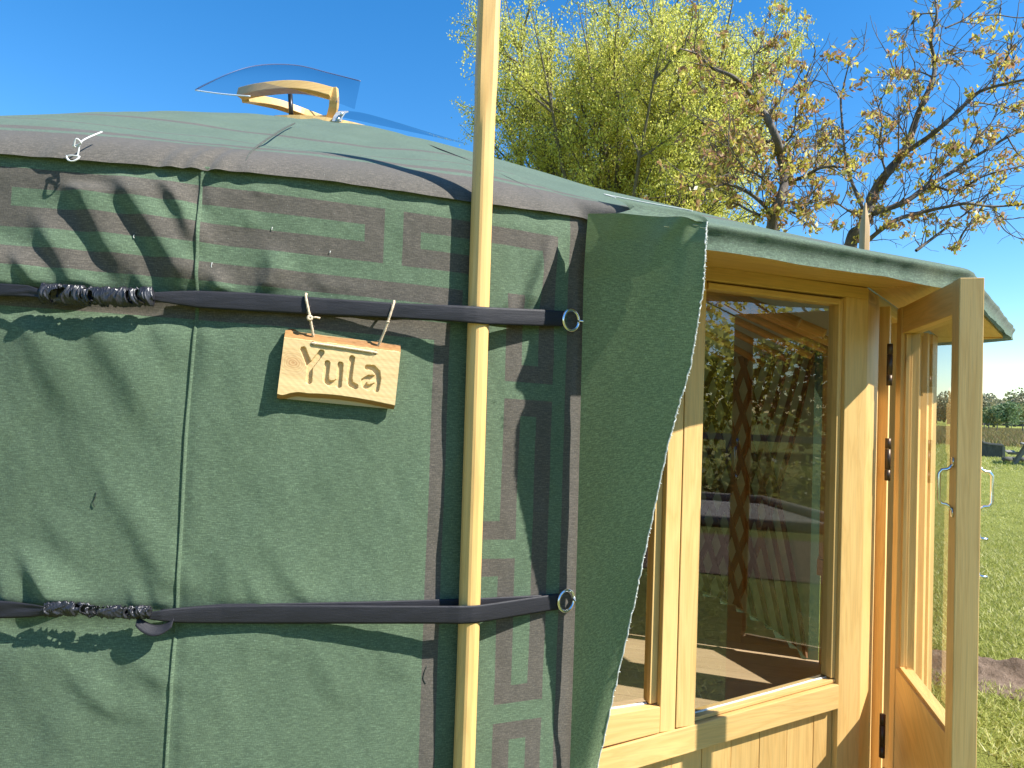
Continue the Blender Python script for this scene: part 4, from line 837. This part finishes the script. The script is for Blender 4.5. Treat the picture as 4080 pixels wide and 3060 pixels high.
# dug soil ridge in the lawn
NXm, NYm = 90, 40; mx, my = np.meshgrid(np.linspace(-.55, 1.3, NXm), np.linspace(-.34, .34, NYm)); yy = my+.18*mx*-.55
hz_ = .075*np.exp(-((my-.09)/.09)**2)*sm(-.5, -.2, mx)*(1-sm(1., 1.3, mx))+.006; hz_ = hz_*(1+1.1*vnoise(mx*9, my*12, 2))+.025*np.abs(vnoise(mx*22, my*22, 4))*(hz_ > .02)-.01*(np.abs(my) > .3)-.012*(1-sm(-.55, -.4, mx))
V = np.stack([MC[0]+mx, MC[1]+my-.45*mx, hz_+.004], -1).reshape(-1, 3)
o = link('soil_heap', pymesh('soil_heap', V, gridfaces(NYm, NXm)), SOIL, None, True); tag(o, 'low ridge of dug brown soil lying on the lawn', 'soil heap')

# ------------------------------------------------------------------ garden furniture and far field
DARKW = bark('dark_bench_wood', (.055, .057, .052), (.125, .124, .112))
BO = atD(2141*FK, 990*FK, 28.5); bench = empty('garden_bench', (BO[0], BO[1], 0), 'dark wooden garden bench with solid curved side seen end on', 'bench')
ang = R_(33); bx = np.array([math.cos(-ang), math.sin(-ang), 0]); by = np.array([math.sin(ang), math.cos(ang), 0]); Ob = np.array([BO[0], BO[1], 0])
prof_s = [(-.40, 0), (-.40, .35), (-.44, .62), (-.52, .86), (-.46, .87), (-.38, .70), (-.25, .58), (-.05, .54), (.36, .53), (.38, .48), (.36, 0)]
def prism(name, prof, y0, y1, mat, parent, bev=0):
    n = len(prof); V = [Ob+bx*a+by*y0+np.array([0, 0, b]) for a, b in prof]+[Ob+bx*a+by*y1+np.array([0, 0, b]) for a, b in prof]
    return MB().add(V, [tuple(range(n)), tuple(range(2*n-1, n-1, -1))]+[(i, (i+1) % n, n+(i+1) % n, n+i) for i in range(n)]).build(name, mat, parent, False, bev)
prism('side_panel', prof_s, -.03, .03, DARKW, bench); prism('side_panel', prof_s, 1.37, 1.43, DARKW, bench)
arm = [(-.53, .87), (-.45, .885), (-.36, .73), (-.24, .61), (-.05, .565), (.40, .555), (.42, .51), (.37, .50), (-.05, .53), (-.26, .575), (-.39, .70)]
prism('armrest', arm, -.06, .06, GREYW, bench); prism('armrest', arm, 1.34, 1.46, GREYW, bench)
for i in range(5): prism('seat_slat', [(-.30+.15*i, .40), (-.17+.15*i, .40), (-.17+.15*i, .43), (-.30+.15*i, .43)], .03, 1.37, GREYW, bench)
for i in range(4): prism('back_slat', [(-.45-.02*i, .46+.1*i), (-.42-.02*i, .46+.1*i), (-.43-.02*i, .545+.1*i), (-.46-.02*i, .545+.1*i)], .03, 1.37, GREYW, bench)
for a, b in ((.37, 0), (.37, 1.4)): prism('leg', [(a, 0), (a+.09, 0), (a+.09, .47), (a, .50)], b-.035, b+.035, GREYW, bench)
TO = atD(2216*FK, 962*FK, 24.5); Ob = np.array([TO[0]+.35, TO[1], 0]); table = empty('picnic_table', tuple(Ob), 'grey weathered picnic table at the meadow edge', 'table')
for i in range(5): prism('top_plank', [(-.40+.16*i, .72), (-.25+.16*i, .72), (-.25+.16*i, .76), (-.40+.16*i, .76)], -.9, .9, GREYW, table)
for sgn in (-1, 1): prism('seat_plank', [(sgn*.72-.13, .42), (sgn*.72+.13, .42), (sgn*.72+.13, .46), (sgn*.72-.13, .46)], -.9, .9, GREYW, table)
for y in (-.6, .6):
    for sgn in (-1, 1): prism('leg', [(sgn*.62-.05, 0), (sgn*.62+.05, 0), (sgn*.25+.05, .72), (sgn*.25-.05, .72)], y-.03, y+.03, GREYW, table)
    prism('cross_beam', [(-.82, .36), (.82, .36), (.82, .42), (-.82, .42)], y+.035, y+.09, GREYW, table)
for i, (x, y, L, a) in enumerate(((2183, 989, .7, .3), (2196, 991, .8, -.2), (2206, 986, .7, .1), (2214, 990, .6, .5))):
    p = atD(x*FK, y*FK, 26.); d = np.array([math.cos(a), math.sin(a), 0]); p[2] = .10
    o = MB().tube([p-d*L/2, p-d*L/6+[0, 0, .01], p+d*L/6, p+d*L/2], [.09, .10, .095, .08], 9).build('log', DARKW, None, True); tag(o, 'dark rotting log lying on the grass beyond the bench', 'log', 'logs by the bench')
for (x, D_) in ((2126, 95), (2136, 100), (2154, 88), (2209, 92), (2185, 140), (2080, 97), (2240, 94)):
    p = atD(x*FK, 905*FK, D_); o = MB().tube([(p[0], p[1], 0), (p[0]+.03, p[1], 1.15)], [.07, .06], 8).build('fence_post', DARKW, None); tag(o, 'dark wooden fence post standing in the meadow', 'post', 'meadow fence posts')
bn = atD(2198*FK, 905*FK, 230); Ob = np.array([bn[0], bn[1], 0]); bx = np.array([1., 0, 0]); by = np.array([0, 1., 0])
shed = empty('barn', tuple(Ob), 'long low grey roofed barn in front of the far trees', 'barn')
prism('wall', [(-9, 0), (9, 0), (9, 1.4), (-9, 1.4)], 0, 6, flat('barn_wall', (.10, .08, .07), .9), shed); prism('roof', [(-9.6, 1.42), (9.6, 1.42), (9.0, 2.5), (-9.0, 2.5)], -.4, 6.4, flat('barn_roof', (.38, .38, .40), .7), shed)
def fartree(x, D_, h, w, mat, lab, seed, n=1500, by_=908):
    p = atD(x*FK, by_*FK, D_); r = np.random.default_rng(seed); tr = empty('far_tree', (p[0], p[1], 0), lab, 'tree', 'trees along the far field edge')
    MB().tube([(p[0], p[1], 0), (p[0], p[1], h*.35), (p[0]+.2, p[1], h*.75)], [w*.05, w*.04, .03], 6).build('trunk', BARK2, tr)
    nl = 26; ce = r.normal(0, 1, (nl, 3)); ce /= np.linalg.norm(ce, axis=1)[:, None]; ce *= r.uniform(.35, .85, nl)[:, None]; ce = ce*[w*.5, w*.5, h*.42]+[0, 0, h*.54]
    k = r.integers(0, nl, n); d = r.normal(0, 1, (n, 3)); d /= np.linalg.norm(d, axis=1)[:, None]; C_ = p*[1, 1, 0]+ce[k]+d*(r.uniform(.5, 1, n)**.5*w*.17)[:, None]; C_[:, 2] = np.maximum(C_[:, 2], .4)
    leaves('crown', C_, w*.055, mat, tr, 1.3, 0, seed)
ft = [(2105, 190, 9, 11, LEAF_F3, 'pale olive tree'), (2122, 210, 7, 8, LEAF_F, 'mid green round tree'), (2134, 185, 5.6, 6.5, LEAF_F2, 'blue green rounded tree'), (2147, 170, 4.6, 6, LEAF_F, 'light weeping tree'), (2160, 250, 8, 12, LEAF_F3, 'hazy brown tree'), (2176, 165, 6, 7, LEAF_F2, 'bright dark green round tree'), (2192, 200, 6.5, 8, LEAF_F, 'soft green tree'), (2206, 240, 13, 13, LEAF_F, 'tall broad green tree'), (2226, 230, 12, 12, LEAF_F3, 'tall olive tree'), (2190, 300, 10, 22, LEAF_F3, 'wide grey brown tree'), (2130, 300, 10, 24, LEAF_F3, 'wide grey brown tree at the back'), (2250, 210, 11, 11, LEAF_F, 'rounded spring green tree'), (2080, 220, 9, 12, LEAF_F, 'leafy green tree behind the doorway'), (2050, 215, 10, 12, LEAF_F3, 'thin leaved olive tree behind the doorway'), (2020, 225, 9, 12, LEAF_F, 'full green tree behind the doorway')]
for i, (x, D_, h, w, mt, lb) in enumerate(ft): fartree(x, D_, h, w, mt, lb+' on the far field edge', 100+i)
# ------------------------------------------------------------------ garden behind the photographer (seen in the glass)
Wp = np.array([.85, 2.05]); gd = np.array([.86, -.51]); gs = np.array([.51, .86])
def gp(a, b, z=0.): return np.array([*(Wp+gd*a+gs*b), z])
o = link('soil_bed', pymesh('soil_bed', [gp(4.4, -6, .008), gp(6.6, -6, .008), gp(6.9, 6, .008), gp(4.7, 6, .008)], [(0, 1, 2, 3)]), SOIL); tag(o, 'strip of bare brown soil crossing the lawn', 'soil', kind='structure')
o = link('gravel_bed', pymesh('gravel_bed', [gp(7.3, -2.5, .012), gp(7.6, 1.6, .012), gp(10.2, .4, .012), gp(10.0, -4, .012)], [(0, 1, 2, 3)]), GRAV); tag(o, 'grey gravel bed with timber edging', 'gravel', kind='structure')
for a, b, w_ in ((gp(7.3, -2.5), gp(7.6, 1.6), 'towards the bare soil'), (gp(7.6, 1.6), gp(10.2, .4), 'across its short end'), (gp(10.2, .4), gp(10., -4), 'beside the leafy plants')):
    o = MB().tube([a+[0, 0, .06], (a+b)/2+[0, 0, .065], b+[0, 0, .06]], .07, 8).build('edging_log', GREYW, None, True); tag(o, 'timber log edging the gravel bed '+w_, 'log', 'gravel bed edging')
for i in range(5):
    p = gp(13., -5+2.4*i); o = MB().hexa([p+np.array(q) for q in ((-.05, -.05, 0), (.05, -.05, 0), (.05, .05, 0), (-.05, .05, 0), (-.05, -.05, 1.), (.05, -.05, 1.), (.05, .05, 1.), (-.05, .05, 1.))]).build('garden_post', GREYW, None); tag(o, 'grey post carrying the plank rail beyond the gravel', 'post', 'garden rail posts')
a = gp(12.9, -5.5, .92); b = gp(12.9, 5.5, .92); dz = np.array([0, 0, .13]); dn = np.array([gd[0], gd[1], 0])*.04
o = MB().hexa([a, b, b+dn, a+dn, a+dz, b+dz, b+dn+dz, a+dn+dz]).build('plank_rail', GREYW, None); tag(o, 'long grey plank rail across the garden posts', 'rail')
for i in range(7):
    p = gp(11.3+rng.uniform(-.5, .8), -4.5+1.5*i); n = 500; q = rng.normal(0, 1, (n, 3))*[.38, .38, .2]+[0, 0, .35]; q[:, 2] = np.abs(q[:, 2]); sh_ = empty('garden_plant', tuple(p), 'low leafy green plant growing behind the gravel bed', 'plant', 'plants behind the gravel'); leaves('foliage', p+q, .09, BLADE, sh_, 1.6, 0, 200+i)
def gardentree(p, h, w, seed, lab, mat):
    r = np.random.default_rng(seed); tr = empty('garden_tree', tuple(p), lab, 'tree', 'trees across the garden'); m = MB(); tk = branch(p, (0, 0, 1), h*.4, 4, .05); m.tube(tk, list(np.linspace(.16, .10, 5)), 8); LC = []
    for i in range(9):
        a = rng.uniform(0, 6.28); b = branch(tk[-1]-[0, 0, rng.uniform(0, h*.15)], (math.cos(a)*.8, math.sin(a)*.8, rng.uniform(.3, 1.3)), h*.55, 6, .1, .05); m.tube(b, list(np.linspace(.06, .01, 7)), 5, False)
        for j in range(9):
            k = rng.integers(1, 6); c = branch(b[k], rng.normal(0, 1, 3)+[0, 0, .4], rng.uniform(.5, 1.3), 4, .2); m.tube(c, [.014, .011, .009, .007, .005], 3, False); e_ = np.array(c); n = 30; LC.append(e_[rng.integers(1, 5, n)]+rng.normal(0, .16, (n, 3)))
    m.build('trunk', BARK1, tr, True); leaves('crown', np.concatenate(LC), .11, mat, tr, 1.4, .3, seed)
gardentree(gp(15, -3.6), 7.5, 5, 61, 'bronze leaved tree standing behind the plank rail', LEAF_C); gardentree(gp(17, 2.6), 8.5, 6, 62, 'yellow green tree standing behind the plank rail', LEAF_G); gardentree(gp(21, -9), 9, 6, 63, 'pale green tree farther across the garden', LEAF_G); gardentree(gp(22, 8), 9, 6, 64, 'bronze tree farther across the garden', LEAF_C)
for i in range(8):
    p = gp(26+rng.uniform(-1, 1), -14+4.2*i); n = 2600; q = rng.normal(0, 1, (n, 3)); q /= np.linalg.norm(q, axis=1)[:, None]; q = q*[2.6, 2.6, 2.7]*(rng.random((n, 1))**.4)+[0, 0, 2.75]; hb = empty('hedge_bush', tuple(p), ('yellow green' if i % 2 else 'bronze leaved')+' tall hedge bush closing off the garden', 'bush', 'hedge across the garden'); leaves('foliage', p+q, .24, LEAF_G if i % 2 else LEAF_C, hb, 1.3, 0, 300+i)
Pg = np.array([gp(a, b)[:2] for a, b in zip(rng.uniform(.8, 4.4, 30000), rng.uniform(-3.5, 3.5, 30000))]); Pg = Pg[(Pg[:, 0]**2+Pg[:, 1]**2 > .8)]
blades('lawn_grass', Pg, .04, .008, BLADE, 'mown lawn grass in front of the doorway', 8, .8)

# loose threads and lint caught on the canvas
LINT = flat('lint', (.6, .6, .55), .9); DTH = flat('dark_thread', (.02, .03, .025), .9)
for (x, y, L, mt) in ((535, 935, 14, LINT), (845, 1046, 20, LINT), (1085, 905, 12, LINT), (1316, 1000, 9, LINT), (382, 1960, 60, DTH), (1700, 2655, 70, DTH)):
    s_, z_ = sz(x, y); o_ = float(wall_off(np.array([s_]), np.array([z_]))[0]); a = rng.uniform(.6, 1.4)
    MB().tube(spline([on_wall(x, y, o_+.001), on_wall(x+L*.3*math.cos(a+1), y+L*.3, o_+.002), on_wall(x-L*.2, y+L*.7, o_+.002), on_wall(x-L*.1*math.cos(a), y+L, o_+.002)], 10), .0008, 4).build('loose_thread', mt, yurt, True)
